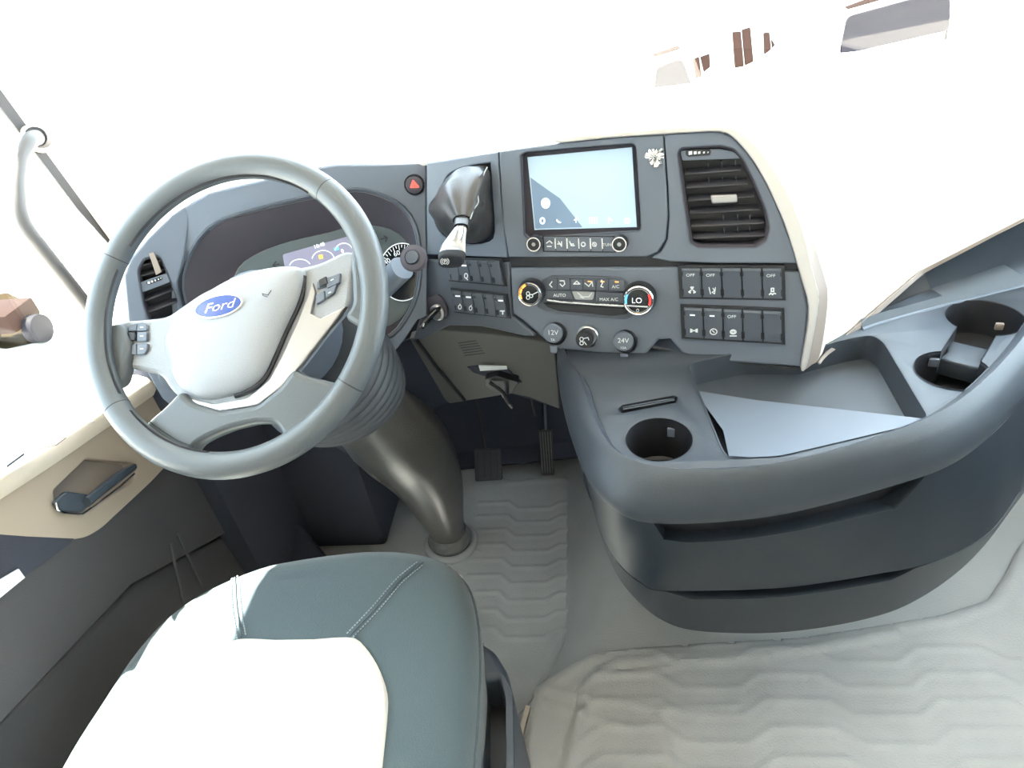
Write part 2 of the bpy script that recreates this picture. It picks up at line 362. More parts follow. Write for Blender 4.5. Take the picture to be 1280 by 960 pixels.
# passenger side cream body, falls away to the right
b0 = [(760, 162), (830, 157), (880, 155), (905, 155), (928, 158), (945, 168), (968, 195), (995, 240), (1013, 290), (1030, 345), (1035, 372), (1028, 430), (1021, 453)]
tr_out = [(700, 172), (760, 166), (830, 160), (880, 158), (903, 158), (922, 162), (945, 182), (968, 212), (988, 247), (1005, 290), (1018, 345), (1024, 376), (1015, 432), (1007, 462)]
tr_in = [(700, 178.5), (760, 172.5), (830, 168), (880, 165), (900, 165), (915, 171), (935, 192), (953, 220), (970, 255), (986, 295), (1001, 347), (1011, 385), (1006, 430), (1001, 460)]
N = 40
R0 = resamp([PS.hit(*p, -.002) for p in cat([V(q) for q in tr_out], 4)], N)
R1 = resamp([PS.hit(*p, -.022) for p in cat([V(q) for q in [(700, 168)]+b0], 4)], N)
loft('cream_edge', [R0, [a.lerp(c, .6)+V((.0, .002, 0)) for a, c in zip(R0, R1)], R1], 'greige', dash, thick=.003)
PR = Pl((.6, 1.10, .95), (-.25, -1, .25)); B1 = PR.hit(1150, 338, .012); B2 = PR.hit(1350, 236, .012)
def side(bot, top, n):
    return [bot.lerp(top, (i/(n-1))) + V((0, -.035*math.sin(math.pi*min(1, (i/(n-1)))), 0)) for i in range(n)][::-1]
R2 = [p + V((.012, .015, .006)) for p in R1]
R3 = [a.lerp(c, .35) for a, c in zip(R2, side(B1, V((.42, 1.50, 1.13)), N))]
R45 = side(PR.hit(1230, 297, .012), V((.9, 1.53, 1.11)), N); R4 = side(B1, V((.62, 1.52, 1.12)), N); R5 = side(B2, V((1.34, 1.54, 1.10)), N)
loft('passenger_pad', [R1, R2, R3, R4, R45, R5], 'creamdash', dash, thick=.006)
plate('trim_strip', tr_in + tr_out[::-1], PS, 'silver', dash, th=.012, off=.004, bev=.002, sm=3)
# cream lower pad edge
lowe = [(1021, 453), (1060, 417), (1105, 376), (1148, 338)]
hb = resamp([R1[-1], R2[-1], R3[-1], B1, PR.hit(1230, 297, .012), B2], 40)
hb = [p + V((0, -.003, .002)) for p in hb]
loft('pad_hem', [hb, [p+V((.002, -.002, -.011*min(1, .25+i/8)*(1-i/45))) for i, p in enumerate(hb)]], 'greige', dash, thick=.003)

# fascia plates
lip = [(233, 384), (227, 352), (236, 320), (254, 291), (278, 274), (320, 261), (370, 249), (415, 240), (450, 236), (485, 246), (508, 262), (521, 285), (526, 320), (524, 360), (510, 396), (480, 425), (400, 435), (300, 432), (250, 420)]
wing = [(228, 378), (225, 420)]
plate('wing_panel', [(238, 254), (215, 269), (185, 298), (163, 324), (155, 345), (160, 400), (185, 455), (205, 500), (228, 520), (242, 470), (226, 400), (222, 352), (231, 318)], PW, 'fascia', dash, th=.012, bev=.003,
      holes=[[(173, 338), (180, 324), (196, 320), (201, 324), (227, 388), (222, 400), (187, 402), (180, 380)]], hr=.004)
plate('instrument_surround', [(231, 258), (262, 241), (300, 232), (340, 223), (380, 213), (420, 206), (470, 206), (533, 204), (534, 395), (522, 400), (505, 425), (470, 470), (400, 490), (270, 500), (222, 460), (214, 380), (214, 340), (224, 290)], PC, 'fascia', dash, th=.012, bev=.003, holes=[lip], hsm=3)
gait = [(549, 250), (553, 232), (560, 219), (577, 210), (609, 204), (613, 208), (616, 250), (618, 290), (610, 303), (585, 307), (562, 300), (547, 286), (543, 268)]
plate('shifter_surround', [(533, 204), (580, 197), (622, 190.5), (627, 260), (634, 322), (600, 321), (533, 318)], PM, 'fascia', dash, th=.012, bev=.002, holes=[gait], hsm=2)
scr = [(651, 194), (657, 190.5), (790, 179.5), (794, 183), (801, 285), (798, 289), (660, 298), (655, 293)]
plate('centre_surround', [(624, 189.5), (700, 179), (760, 173), (829, 168.5), (833, 230), (835, 270), (832, 300), (822, 315), (808, 321), (636, 321.5), (629, 280)], PS, 'fascia', dash, th=.012, bev=.002, holes=[scr], hr=.003)
vent_o = [(847, 192), (851, 185), (900, 182), (916, 186), (929, 200), (943, 228), (957, 262), (962, 285), (958, 300), (946, 309), (872, 309), (863, 303), (858, 270)]
plate('vent_surround', [(830.5, 168.5), (880, 165), (900, 165), (915, 171), (935, 192), (953, 220), (970, 255), (986, 295), (996, 329), (900, 329), (838, 327), (815, 322.5), (826, 316), (834.5, 300), (837, 270), (835, 230)], PS, 'fascia', dash, th=.012, bev=.002,
      holes=[vent_o], hr=.004)
# recessed groove behind the seams, lower fascia
plate('seam_backing', [(624, 315), (640, 315), (800, 318), (995, 325), (1002, 345), (830, 340), (634, 338), (624, 338)], PS, 'black', dash, th=.004, off=-.011)
plate('lower_left_panel', [(533, 325), (600, 326), (636, 328), (640, 396), (652, 405), (668, 420), (655, 420), (600, 408), (560, 407), (528, 424), (516, 424), (527, 390)], PM, 'fasciadark', dash, th=.012, off=-.004, bev=.003)
plate('lower_centre_panel', [(638, 335), (700, 335), (840, 334), (1000, 340), (1011, 385), (1006, 430), (1001, 459), (930, 454), (872, 449), (852, 441), (838, 424), (824, 425), (806, 444), (790, 446), (700, 437), (680, 424), (655, 402), (641, 392)], PS, 'fascia', dash, th=.014, off=-.004, bev=.004)
# dark underside below the fascia
un = [PS.hit(*p, -.012) for p in ((640, 395), (690, 425), (790, 443), (815, 432), (850, 440), (930, 453), (1003, 460))]
loft('underside', [un, [p + V((0, .05, -.02)) for p in un], [p + V((0, .35, -.02)) for p in un]], 'black', dash, thick=.004)
# footwell olive cover
PO = Pl((-.2, 1.06, .86), (-.15, -1, -.35))
ol = plate('footwell_cover', [(512, 424), (548, 413), (600, 416), (690, 428), (694, 440), (700, 512), (662, 497), (640, 492), (562, 505), (556, 500)], PO, 'olive', dash, th=.02, bev=.003)
for i in range(6):
    ink('grille_slot', [[(573+i*1.6, 429+i*3.1), (595+i*2, 426+i*3.1)]], PO, 'black', ol, wpx=1.3)
plate('pull_recess', [(584, 459), (600, 457), (634, 461), (652, 478), (640, 482), (592, 466)], PO, 'carpet', ol, th=.004, off=.002)
plate('white_label', [(598, 457.5), (633, 458.5), (634, 462), (600, 464)], PO, 'white', ol, th=.003, off=.006)['label'] = 'white printed label on the pull'
tube('edge_rail', [PO.hit(*p, .004) for p in ((520, 424), (545, 458), (580, 500))], .004, 'black', ol, seg=8)
loft('knee_panel', [[PO.hit(*p, -.015) for p in ((400, 470), (512, 424), (600, 416), (700, 430))], [PO.hit(*p, -.02) for p in ((430, 560), (556, 505), (640, 492), (703, 512))],
     [V((-.45, 1.8, .55)), V((-.3, 1.8, .55)), V((-.15, 1.8, .55)), V((0, 1.8, .55))]], 'carpet', dash, thick=.004)

# instrument cluster
ic = thing('instrument_cluster', 'instrument cluster with lit display behind the steering wheel', 'instrument', PC.hit(400, 330, -.05))
def angring(pts, n, c=None):
    P = cat([V(p) for p in pts], 4, True); c = c or sum(P, V((0, 0)))/len(P); out = []
    A = sorted((math.atan2(p.y-c.y, p.x-c.x), (p-c).length) for p in P)
    A = [(A[-1][0]-2*math.pi, A[-1][1])] + A + [(A[0][0]+2*math.pi, A[0][1])]
    for i in range(n):
        a = -math.pi + 2*math.pi*i/n
        for (a0, r0), (a1, r1) in zip(A, A[1:]):
            if a0 <= a <= a1: r = r0 + (r1-r0)*(a-a0)/max(1e-9, a1-a0); break
        out.append(c + V((math.cos(a), math.sin(a)))*r)
    return out
inn = [(300, 380), (292, 352), (303, 329), (335, 311), (370, 300), (410, 291), (445, 282), (480, 284), (503, 296), (515, 316), (519, 345), (514, 378), (500, 400), (470, 412), (400, 415), (330, 405)]
cc = V((400, 345)); A_ = angring(lip, 64, cc); B_ = angring(inn, 64, cc); PI_ = pln(15, tuple(PC.w(0, 0, -.05)), .45)
A3 = [PC.hit(*p, .001) for p in A_]; B3 = [PI_.hit(*p, 0) for p in B_]
loft('bezel', [[PC.hit(*(p + (p-cc).normalized()*2), .001) for p in A_], [PC.hit(*p, .005) for p in A_], [PC.hit(*(p - (p-cc).normalized()*3), .002) for p in A_]], 'fasciadark', ic, closed=True)
loft('hood', [A3, [a.lerp(c, .5) for a, c in zip(A3, B3)], B3], 'hood', ic, closed=True)
tube('hood_accent', [PC.hit(*(p - (p-cc).normalized()*4), -.002) for p in A_[4:62]], .0007, 'satin', ic, seg=5)
plate('dial_face', [tuple(p) for p in B_], PI_, 'clusterface', ic, th=.004, off=-.001)
PID = Pl(PI_.p + PI_.n*.003, PI_.n)
ds = plate('display', [(353, 318), (468, 286), (476, 345), (363, 378)], PID, 'cluster', ic, th=.003, off=0, r=.004)
ink('display_arc', [arc(375, 333, 13, 20, 170, ry=9), arc(404, 325, 14, 10, 170, ry=12), arc(430, 314, 11, 20, 170, ry=10)], PID, 'screenicon', ds, wpx=.8)
ink('red_gauge_line', [[(387, 334), (410, 328), (448, 318)]], PID, 'red', ds, wpx=.9)
plate('orange_lamp', [(398, 319), (403, 318), (404, 323), (399, 324)], PID, 'orange', ds, th=.001, off=.001)
plate('blue_lamp', [(417, 310), (423, 308), (424, 312), (418, 314)], PID, 'blue', ds, th=.001, off=.001)
text('readout', '10:48', PID, 399, 307, 4.5, 'screenicon', ds, rot=.12)
text('readout', '0', PID, 428, 314, 5, 'screenicon', ds, rot=.12)
text('readout', 'km/h', PID, 432, 323, 3, 'screenicon', ds, rot=.12)
ga = plate('speed_gauge', [tuple(p) for p in arc(503, 340, 30, 0, 345, 23, ry=37)], PID, 'gloss', ic, th=.003)
for a in ((68, 160), (230, 300)):
    ink('gauge_ring', [arc(503, 340, 29, a[0]-10, a[1]+10, 14, ry=36)], PID, 'whiteled', ga, wpx=1.3)
ink('gauge_tick', [[(503+27*math.cos(t), 340-34*math.sin(t)), (503+(22 if i % 2 else 24)*math.cos(t), 340-(28 if i % 2 else 31)*math.sin(t))] for i, t in enumerate([math.radians(60+8*k) for k in range(14)])], PID, 'whiteled', ga, wpx=.8)
text('numeral', '60', PID, 496, 317, 6, 'whiteled', ga, rot=.2); text('numeral', '40', PID, 484, 327, 6, 'whiteled', ga, rot=.4)
ink('turn_arrow', [[(476, 299), (484, 297)], [(480, 295), (484, 297), (482, 302)]], PID, 'black', ic, wpx=1.6)
ink('turn_arrow', [[(341, 332), (349, 330)], [(345, 327), (341, 332), (346, 334)]], PID, 'black', ic, wpx=1.6)

# left air vent
def vent(name, label, pl, outline, slats, depth=.03):
    t = thing(name, label, 'air vent', pl.hit(*outline[0]), 'dashboard air vents')
    ov = [pl.uv(*p) for p in outline]; cx = sum(p[0] for p in ov)/len(ov); cy = sum(p[1] for p in ov)/len(ov)
    f = [[pl.w(cx+(p[0]-cx)*k, cy+(p[1]-cy)*k, h) for p in rnd([V(q) for q in ov], .004)] for k, h in ((1.0, .0015), (.985, .001), (.96, -.004), (.95, -depth))]
    loft('housing', f, 'hood', t, closed=True)
    plate('back', [(cx+(p[0]-cx)*1.0, cy+(p[1]-cy)*1.0) for p in ov], pl, 'black', t, th=.002, off=-depth, uv=True)
    for a, c in slats:
        A, B = pl.hit(*a, -.004), pl.hit(*c, -.004); dn = (-pl.n*.018 + pl.v*.006)
        b_ = bmesh.new(); d = (B-A).normalized(); up = pl.v*.0012
        P_ = [A-up, B-up, B+up, A+up]; lo = [b_.verts.new(p) for p in P_]; hi = [b_.verts.new(p+dn) for p in P_]
        b_.faces.new(lo); b_.faces.new(hi)
        for i in range(4): b_.faces.new((lo[i], lo[(i+1) % 4], hi[(i+1) % 4], hi[i]))
        bmesh.ops.bevel(b_, geom=b_.edges[:], offset=.0008, segments=1, affect='EDGES')
        obj('slat', b_, 'slat', t)
    return t
v1 = vent('air_vent', 'black slatted air vent at the right end of the dashboard, beside the touchscreen', PS, vent_o,
          [((856, 218), (927, 213)), ((858, 235), (935, 230)), ((860, 251), (943, 246)), ((862, 267), (950, 262)), ((864, 283), (955, 279)), ((866, 298), (956, 295))])
plate('thumbwheel_panel', [(850, 188), (900, 186), (918, 190), (926, 198), (853, 201)], PS, 'fascia', v1, th=.006, off=-.002, r=.003)
tw = plate('thumbwheel', [(857, 188), (887, 186), (889, 189), (888, 194), (860, 196), (857, 193)], PS, 'black', v1, th=.004, off=.001, r=.002)
for i, x in enumerate((863, 869, 874, 880, 885)):
    s = 2.2-.35*i; plate('dot', [(x-s, 191.5-s-i*.2), (x+s, 191-s-i*.2), (x+s, 191+s-i*.2), (x-s, 191.5+s-i*.2)], PS, 'white', tw, th=.001, off=.0018)
plate('slider', [(888, 244), (921, 243), (922, 253), (890, 255)], PS, 'satin', v1, th=.012, off=.006, r=.003, bev=.002)
for x, y in ((885, 203), (902, 202), (919, 201), (886, 223), (903, 222), (920, 221), (904, 270), (922, 269), (937, 268), (905, 286), (922, 285), (937, 284)):
    ink('vane', [[(x, y), (x+.6, y+7)]], PS, 'fasciadark', v1, wpx=1.2, off=-.02, hh=.006)
v2 = vent('air_vent', 'narrow left air vent beside the driver door, seen through the steering wheel', PW,
          [(173, 338), (180, 324), (196, 320), (201, 324), (227, 388), (222, 400), (187, 402), (180, 380)],
          [((171, 334), (202, 325)), ((172, 347), (207, 336)), ((180, 377), (221, 361)), ((184, 391), (226, 376))])
plate('thumbwheel_panel', [(173, 354), (210, 341), (217, 351), (177, 366)], PW, 'fascia', v2, th=.006, off=-.001)
tw = plate('thumbwheel', [(183, 353), (201, 346), (203, 348), (202, 350), (186, 356), (183, 355)], PW, 'black', v2, th=.003, off=.001)
for i, x in enumerate((186, 190, 194, 198, 201)):
    s = 1.5-.22*i; y = 353.3-i*1.4; plate('dot', [(x-s, y-s), (x+s, y-s), (x+s, y+s), (x-s, y+s)], PW, 'white', tw, th=.001, off=.0018)
plate('slider', [(186, 317), (192, 315), (202, 340), (195, 344)], PW, 'greige', v2, th=.008, off=.004)

# hazard button
hz = thing('hazard_button', 'round dark hazard warning button with a red triangle', 'button', PM.hit(518, 230))
c_ = PM.hit(518, 231, .002)
PH = Pl(PC.hit(518, 231, .001), PC.n)
rev('ring', [(.0175, -.004), (.0175, .002), (.0165, .004), (.0155, .002), (.0155, -.004)], PH.p, PH.n, 'black', hz)
rev('cap', [(.015, -.004), (.0152, .003), (.0135, .0055), (.006, .0065), (.0005, .0067)], PH.p, PH.n, 'hood', hz)
ink('triangle', [[(513.5, 234), (516.5, 226), (523, 233.5), (513.5, 234)], [(516, 232), (518, 229.5), (520, 232)]], PH, 'hazred', hz, wpx=2.2, off=.0068)

# parking brake / shifter boot on the dash
sh = thing('hand_brake_lever', 'silver-topped parking brake lever in a black leather boot left of the touchscreen', 'lever', PM.hit(580, 260))
PMn = PM.n
def bootring(px, off, wr=0, seed=0):
    out = []; P = angring(px, 48, V((sum(p[0] for p in px)/len(px), sum(p[1] for p in px)/len(px))))
    for i, p in enumerate(P):
        a = 2*math.pi*i/48; k = 1 + wr*(math.sin(a*4+seed)*.5 + math.sin(a*7+seed*2.3)*.5)
        c = V((sum(q[0] for q in px)/len(px), sum(q[1] for q in px)/len(px))); q = c + (p-c)*k
        out.append(PM.hit(q.x, q.y, off + wr*.02*math.sin(a*5+seed)))
    return out
g0 = [(555, 226), (570, 215), (608, 208), (613, 240), (616, 285), (606, 300), (585, 304), (560, 296), (547, 282), (545, 262), (552, 240)]
g1 = [(551, 232), (566, 216), (605, 209), (608, 240), (607, 280), (598, 296), (578, 299), (553, 290), (538, 270), (538, 255), (546, 242)]
g2 = [(552, 240), (568, 226), (598, 222), (602, 245), (600, 272), (592, 288), (575, 291), (556, 282), (543, 268), (543, 258), (548, 248)]
g3 = [(560, 254), (572, 246), (590, 246), (594, 260), (592, 274), (586, 282), (574, 283), (563, 276), (558, 268), (557, 260)]
g4 = [(567, 272), (577, 268), (587, 271), (588, 277), (583, 282), (573, 283), (567, 279)]
loft('leather_boot', [bootring(g0, -.004), bootring(g1, .018, .06, 1), bootring([((a[0]+c[0])/2, (a[1]+c[1])/2) for a, c in zip(g1, g2)], .028, .03, 4.0), bootring(g2, .042, .10, 2.2), bootring(g3, .06, .11, 3.1), bootring(g4, .074, .02, 1)], 'boot', sh, closed=True)
tube('stitch_seam', cat([PM.hit(*p, o) for p, o in (((609, 209), .012), ((603, 222), .030), ((597, 240), .048), ((598, 253), .056), ((592, 262), .064), ((588, 274), .076))], 4), .0012, 'thread', sh, seg=6)
tube('stitch_seam', cat([PM.hit(*p, o) for p, o in (((556, 226), .012), ((553, 245), .034), ((558, 258), .054), ((567, 276), .074))], 4), .001, 'black', sh, seg=6)
def shape(px, py, rx, ry, off, n=24, pw=.75):
    return [PM.hit(px + math.copysign(abs(math.cos(t))**pw, math.cos(t))*rx, py + math.copysign(abs(math.sin(t))**pw, math.sin(t))*ry, off) for t in [2*math.pi*i/n for i in range(n)]]
loft('neck', [shape(578, 275, 10, 6, .070), shape(577, 279, 9.5, 5.5, .078), shape(577, 281, 10, 6, .080), shape(576, 285, 9, 6, .088)], 'boot', sh, closed=True)
kn = loft('knob', [shape(576, 286, 8, 5, .086), shape(573, 294, 10, 7, .096), shape(569, 304, 13, 9, .105), shape(566, 312, 16, 9, .112), shape(565, 319, 17, 7, .118)], 'satin', sh, closed=True, cap=True)
kb = loft('knob_base', [shape(565, 319, 17.3, 7.3, .118), shape(564, 325, 16.5, 7.6, .121), shape(563, 328, 15.5, 7, .1215)], 'black', sh, closed=True, cap=True)
PK = Pl(PM.hit(563, 326, .122), PM.n)
ink('brake_symbol', [arc(556, 327, 3.2, ry=3), arc(556, 327, 5.2, 125, 235, 6, ry=4.5), arc(556, 327, 5.2, -55, 55, 6, ry=4.5), [(555.3, 329), (555.3, 325.5), (557, 325.5), (557, 327.2), (555.5, 327.3)]], PK, 'white', kb, wpx=.75, off=.0005)
for dx in (-4, 3):
    tube('knob_rib', [PM.hit(*p, o) for p, o in (((576+dx, 283), .094), ((574+dx*1.3, 292), .105), ((571+dx*1.2, 300), .114))], .0018, 'chrome', sh, seg=6)

# ---------------------------------------------------------------- touchscreen unit
inf = thing('touchscreen_unit', 'centre touchscreen radio with reflected sky painted into its pale blue display, knobs below', 'touchscreen', PS.hit(725, 240))
PSC = Pl(PS.p - PS.n*.014, PS.n)
plate('bezel', scr, PS, 'hood', inf, th=.004, off=-.0185)
lo = [V(PS.uv(*p)) for p in scr]
loft('frame', [[PS.w(p.x, p.y, .0012) for p in rnd(lo, .003)], [PS.w(p.x, p.y, -.018) for p in rnd(lo, .003)]], 'hood', inf, closed=True)
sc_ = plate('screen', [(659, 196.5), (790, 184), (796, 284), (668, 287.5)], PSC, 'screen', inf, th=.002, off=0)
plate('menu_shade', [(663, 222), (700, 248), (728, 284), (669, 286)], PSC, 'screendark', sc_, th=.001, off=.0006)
ink('screen_icon', [arc(682, 254, 4, ry=5), arc(682, 254, 2, ry=3)], PSC, 'screenicon', sc_, wpx=3, off=.0012)
ink('screen_icon', [arc(678, 276, 2.6, ry=3.5)], PSC, 'screenicon', sc_, wpx=1.5, off=.0012)
ink('screen_icon', [arc(700, 274, 4, 190, 280, 5)], PSC, 'screenicon', sc_, wpx=1.5, off=.0012)
ink('screen_icon', [[(720, 271), (720, 278)], [(718, 275), (722, 273)]], PSC, 'screenicon', sc_, wpx=1.2, off=.0012)
ink('screen_icon', [[(737+i*3, 272), (737+i*3, 279)] for i in range(4)], PSC, 'screenicon', sc_, wpx=1, off=.0012)
ink('screen_icon', [[(761, 279), (761, 272), (765, 276)], arc(784, 276, 3)], PSC, 'screenicon', sc_, wpx=1.2, off=.0012)
for nx, lab in ((667, 'left'), (774, 'right')):
    kp = PS.hit(nx, 305.5, .016)
    k = rev('volume_knob', [(.0128, -.016), (.0126, -.002), (.0118, 0), (.0114, .0006)], kp, PS.n, 'black', inf, cap=True)
    rev('knob_ring', [(.0118, -.0004), (.0114, .0012), (.0098, .0012), (.0092, .0002)], kp, PS.n, 'chrome', k, cap=False)
    rev('knob_face', [(.0093, .0004), (.0001, .0007)], kp, PS.n, 'satin', k)
BQ = [(679, 296), (767, 296.5), (768, 314.5), (680, 313.5)]
plate('button_bed', quad(BQ, -.02, 1.02, -.08, 1.08), PS, 'black', inf, th=.001, off=.0008)
glyph = [[[(683, 304), (687, 301), (690, 304)], [(684, 308), (689, 308)]], [[(698, 302), (702, 308)], [(702, 302), (702, 308)], [(697, 305), (702, 305)]], [[(712, 302), (714, 307), (718, 307)], [(713, 305), (717, 305)]],
         [arc(729, 305.5, 2.5)], [arc(743, 305.5, 2.4), [(741, 303), (745, 308)]], None]
for i in range(6):
    k = plate('radio_button', quad(BQ, i/6+.006, (i+1)/6-.006, 0, 1), PS, 'fascia', inf, th=.003, off=.0022, bev=.0005)
    if glyph[i]: ink('button_symbol', glyph[i], PS, 'white', k, wpx=1.3, off=.0026)
    else: text('lettering', 'TUNE', PS, 760, 306, 3.6, 'white', k, off=.0026)
    if i: ink('divider', [[quad(BQ, i/6, 1, .1, .8)[0][:], quad(BQ, i/6, 1, .1, .8)[3][:]]], PS, 'chrome', k, wpx=1.5, off=.0026)
st = tag(None or loft('foil_sticker', [[PS.hit(*((V((819, 196)) + V((math.cos(t), math.sin(t)))*r*(1+.30*math.sin(t*3+r)+.22*math.sin(t*8+r*2)+.15*math.sin(t*11)))[:]), .001+.004*abs(math.sin(t*3+r))*(r > 0)) for t in [2*math.pi*i/40 for i in range(40)]] for r in (10, 8, 6, 3, .1)], 'chrome', closed=True),
         'crumpled silver foil sticker peeling off the fascia right of the touchscreen', 'sticker')

# ---------------------------------------------------------------- climate panel
cl = thing('climate_panel', 'climate control panel with two round knobs below the touchscreen', 'control panel', PS.hit(730, 370))
PB = Pl(PS.p, PS.n)
plate('button_bed', [(673, 356), (686, 346), (700, 344.5), (765, 346), (785, 352), (797, 366), (790, 396), (765, 398), (700, 392), (672, 384)], PS, 'fasciadark', cl, th=.004, off=0, sm=2)
plate('lower_scoop', [(678, 378), (786, 386), (784, 393), (765, 395), (700, 389), (684, 384)], PS, 'black', cl, th=.003, off=.0015, r=.003)
tx = [684, 697, 713, 729, 745, 761, 781]
sy = [[(690, 352), (687, 356), (690, 359)], [(700, 351), (705, 351), (706, 355), (703, 358), (700, 355)], [(717, 355), (721, 351.5), (725, 355), (717, 355)], [(731, 354), (736, 358), (740, 352), (741, 358)], [(752, 350), (753, 354), (751, 358), (754, 359)], None]
for i in range(6):
    x0, x1 = tx[i]+.5, tx[i+1]-.5; s = (x0-684)*.02
    k = plate('climate_button', [(x0, 348+s), (x1, 348.3+s), (x1, 362+s), (x0, 361.7+s)], PS, 'fasciadark', cl, th=.005, off=.004, bev=.0006, r=.001)
    if sy[i]: ink('symbol', [sy[i]], PS, 'white', k, wpx=1.2, off=.0046)
    else: text('lettering', 'A/C', PS, 769.5, 358.5, 4, 'white', k, off=.0046)
    if i > 2: ink('amber_light', [[((x0+x1)/2-2, 350.8+s), ((x0+x1)/2+2, 351+s)]], PS, 'orange', k, wpx=1.2, off=.0046)
k = plate('climate_button', [(684.5, 363), (713.5, 364), (717, 374.5), (686, 373)], PS, 'fasciadark', cl, th=.005, off=.004, bev=.0006, r=.001)
text('lettering', 'AUTO', PS, 699.5, 369.3, 4, 'white', k, off=.0046)
k = plate('airflow_button', [(714.5, 364), (743.5, 365), (741, 375), (719, 374.5)], PS, 'satin', cl, th=.005, off=.004, bev=.0006, r=.003)
ink('symbol', [[(722, 366), (728, 371), (736, 371), (740, 366)], [(725, 371), (730, 373)]], PS, 'white', k, wpx=1, off=.0046)
k = plate('climate_button', [(745, 365), (783, 367), (781, 379), (745, 376)], PS, 'fasciadark', cl, th=.005, off=.004, bev=.0006, r=.001)
text('lettering', 'MAX A/C', PS, 761, 374.5, 4, 'white', k, off=.0046)
tube('chrome_bar', [PS.hit(*p, .005) for p in ((684, 375), (700, 377.5), (740, 380.5), (780, 382.5))], .0022, 'chrome', cl, seg=8, flat=1.4)
def knob(px, py, r, name):
    h = .02; kp = PS.hit(px, py, h)
    kk = rev(name, [(r*1.16, -h), (r*1.12, -h*.5), (r*1.04, -.002), (r*1.0, 0), (.0003, 0)], kp, PS.n, 'black', cl, seg=40, cap=False)
    rev('chrome_ring', [(r*1.03, -.003), (r*1.02, .001), (r*.96, .0024), (r*.9, .0012), (r*.89, 0)], kp, PS.n, 'chrome', kk, seg=40, cap=False)
    rev('inner_ring', [(r*.85, .0004), (r*.84, .0012), (r*.80, .0012), (r*.79, .0004)], kp, PS.n, 'satin', kk, seg=40, cap=False)
    rev('knob_face', [(r*.80, .0006), (.0003, .0007)], kp, PS.n, 'gloss', kk, seg=40)
    return kk, Pl(kp, PS.n)
kk, pk = knob(662, 368, .0198, 'fan_knob')
ink('amber_segment', [arc(662, 368, 11.5, a, a+20, 4, ry=12.5) for a in (120, 152, 184)], pk, 'orange', kk, wpx=2.2, off=.0012)
ink('fan_symbol', [arc(660, 367, 2, ry=2.3), arc(660, 372, 2, ry=2.3), arc(664, 370, 2, ry=2), [(666, 368), (672, 365)]], pk, 'white', kk, wpx=1, off=.0012)
kk, pk = knob(798, 376, .0235, 'temperature_knob')
text('digits', 'LO', pk, 796, 376, 7, 'whiteled', kk, off=.0012)
ink('divider', [[(784, 382), (809, 383.5)]], pk, 'chrome', kk, wpx=1.6, off=.0012)
ink('blue_arc', [arc(798, 376, 15.5, 155, 190, 6, ry=17)], pk, 'blue', kk, wpx=2.4, off=.0012)
ink('red_arc', [arc(798, 376, 14.5, -18, 25, 6, ry=16)], pk, 'red', kk, wpx=2.8, off=.0012)
ink('amber_light', [[(795, 392.5), (799, 393)]], pk, 'orange', kk, wpx=2, off=.0012)
ink('small_symbol', [arc(797, 388, 1.6)], pk, 'white', kk, wpx=.6, off=.0012)

# ---------------------------------------------------------------- sockets
def socket(name, label, px, py, t1, t2):
    t = thing(name, label, 'power socket', PS.hit(px, py), 'capped power sockets below the climate panel')
    rev('socket_ring', [(.0195, -.004), (.0195, .004), (.018, .006), (.0165, .004)], PS.hit(px+3, py, 0), PS.n, 'black', t)
    cp = PS.hit(px, py, .008)
    c = rev('cap', [(.0168, -.006), (.0170, -.001), (.0155, .001), (.0003, .0015)], cp, PS.n, 'fascia', t)
    plate('tab', [(px-4, py+15), (px+6, py+16), (px+5, py+25), (px-3, py+24)], PS, 'fascia', t, th=.004, off=.008, r=.002)
    p = Pl(cp, PS.n); text('lettering', t1, p, px, py-1, 6.2, 'white', c, off=.0019); text('lettering', t2, p, px, py+8, 3.4, 'white', c, off=.0019)
socket('power_socket', '12V power socket with a slate rubber cap, left of the round knob', 691, 417, '12V', '7A')
socket('power_socket', '24V power socket with a slate rubber cap, below the temperature knob', 779, 427, '24V', '10A')
lt = thing('lighter_plug', 'round dark lighter plug between the 12V and 24V sockets', 'lighter', PS.hit(733, 422))
rev('ring', [(.0185, -.004), (.0185, .005), (.0165, .007), (.015, .004)], PS.hit(735, 420, 0), PS.n, 'satin', lt)
kp = PS.hit(730, 425, .022); kk = rev('plug', [(.0135, -.02), (.0145, -.012), (.0148, -.002), (.0138, .001), (.0003, .0012)], kp, PS.n, 'black', lt)
ink('symbol', [arc(727, 424, 2.2, ry=2.5), arc(727, 429, 2.2), [(730, 423), (735, 422), (736, 425)], [(730, 427), (733, 431)]], Pl(kp, PS.n), 'white', kk, wpx=1, off=.0016)

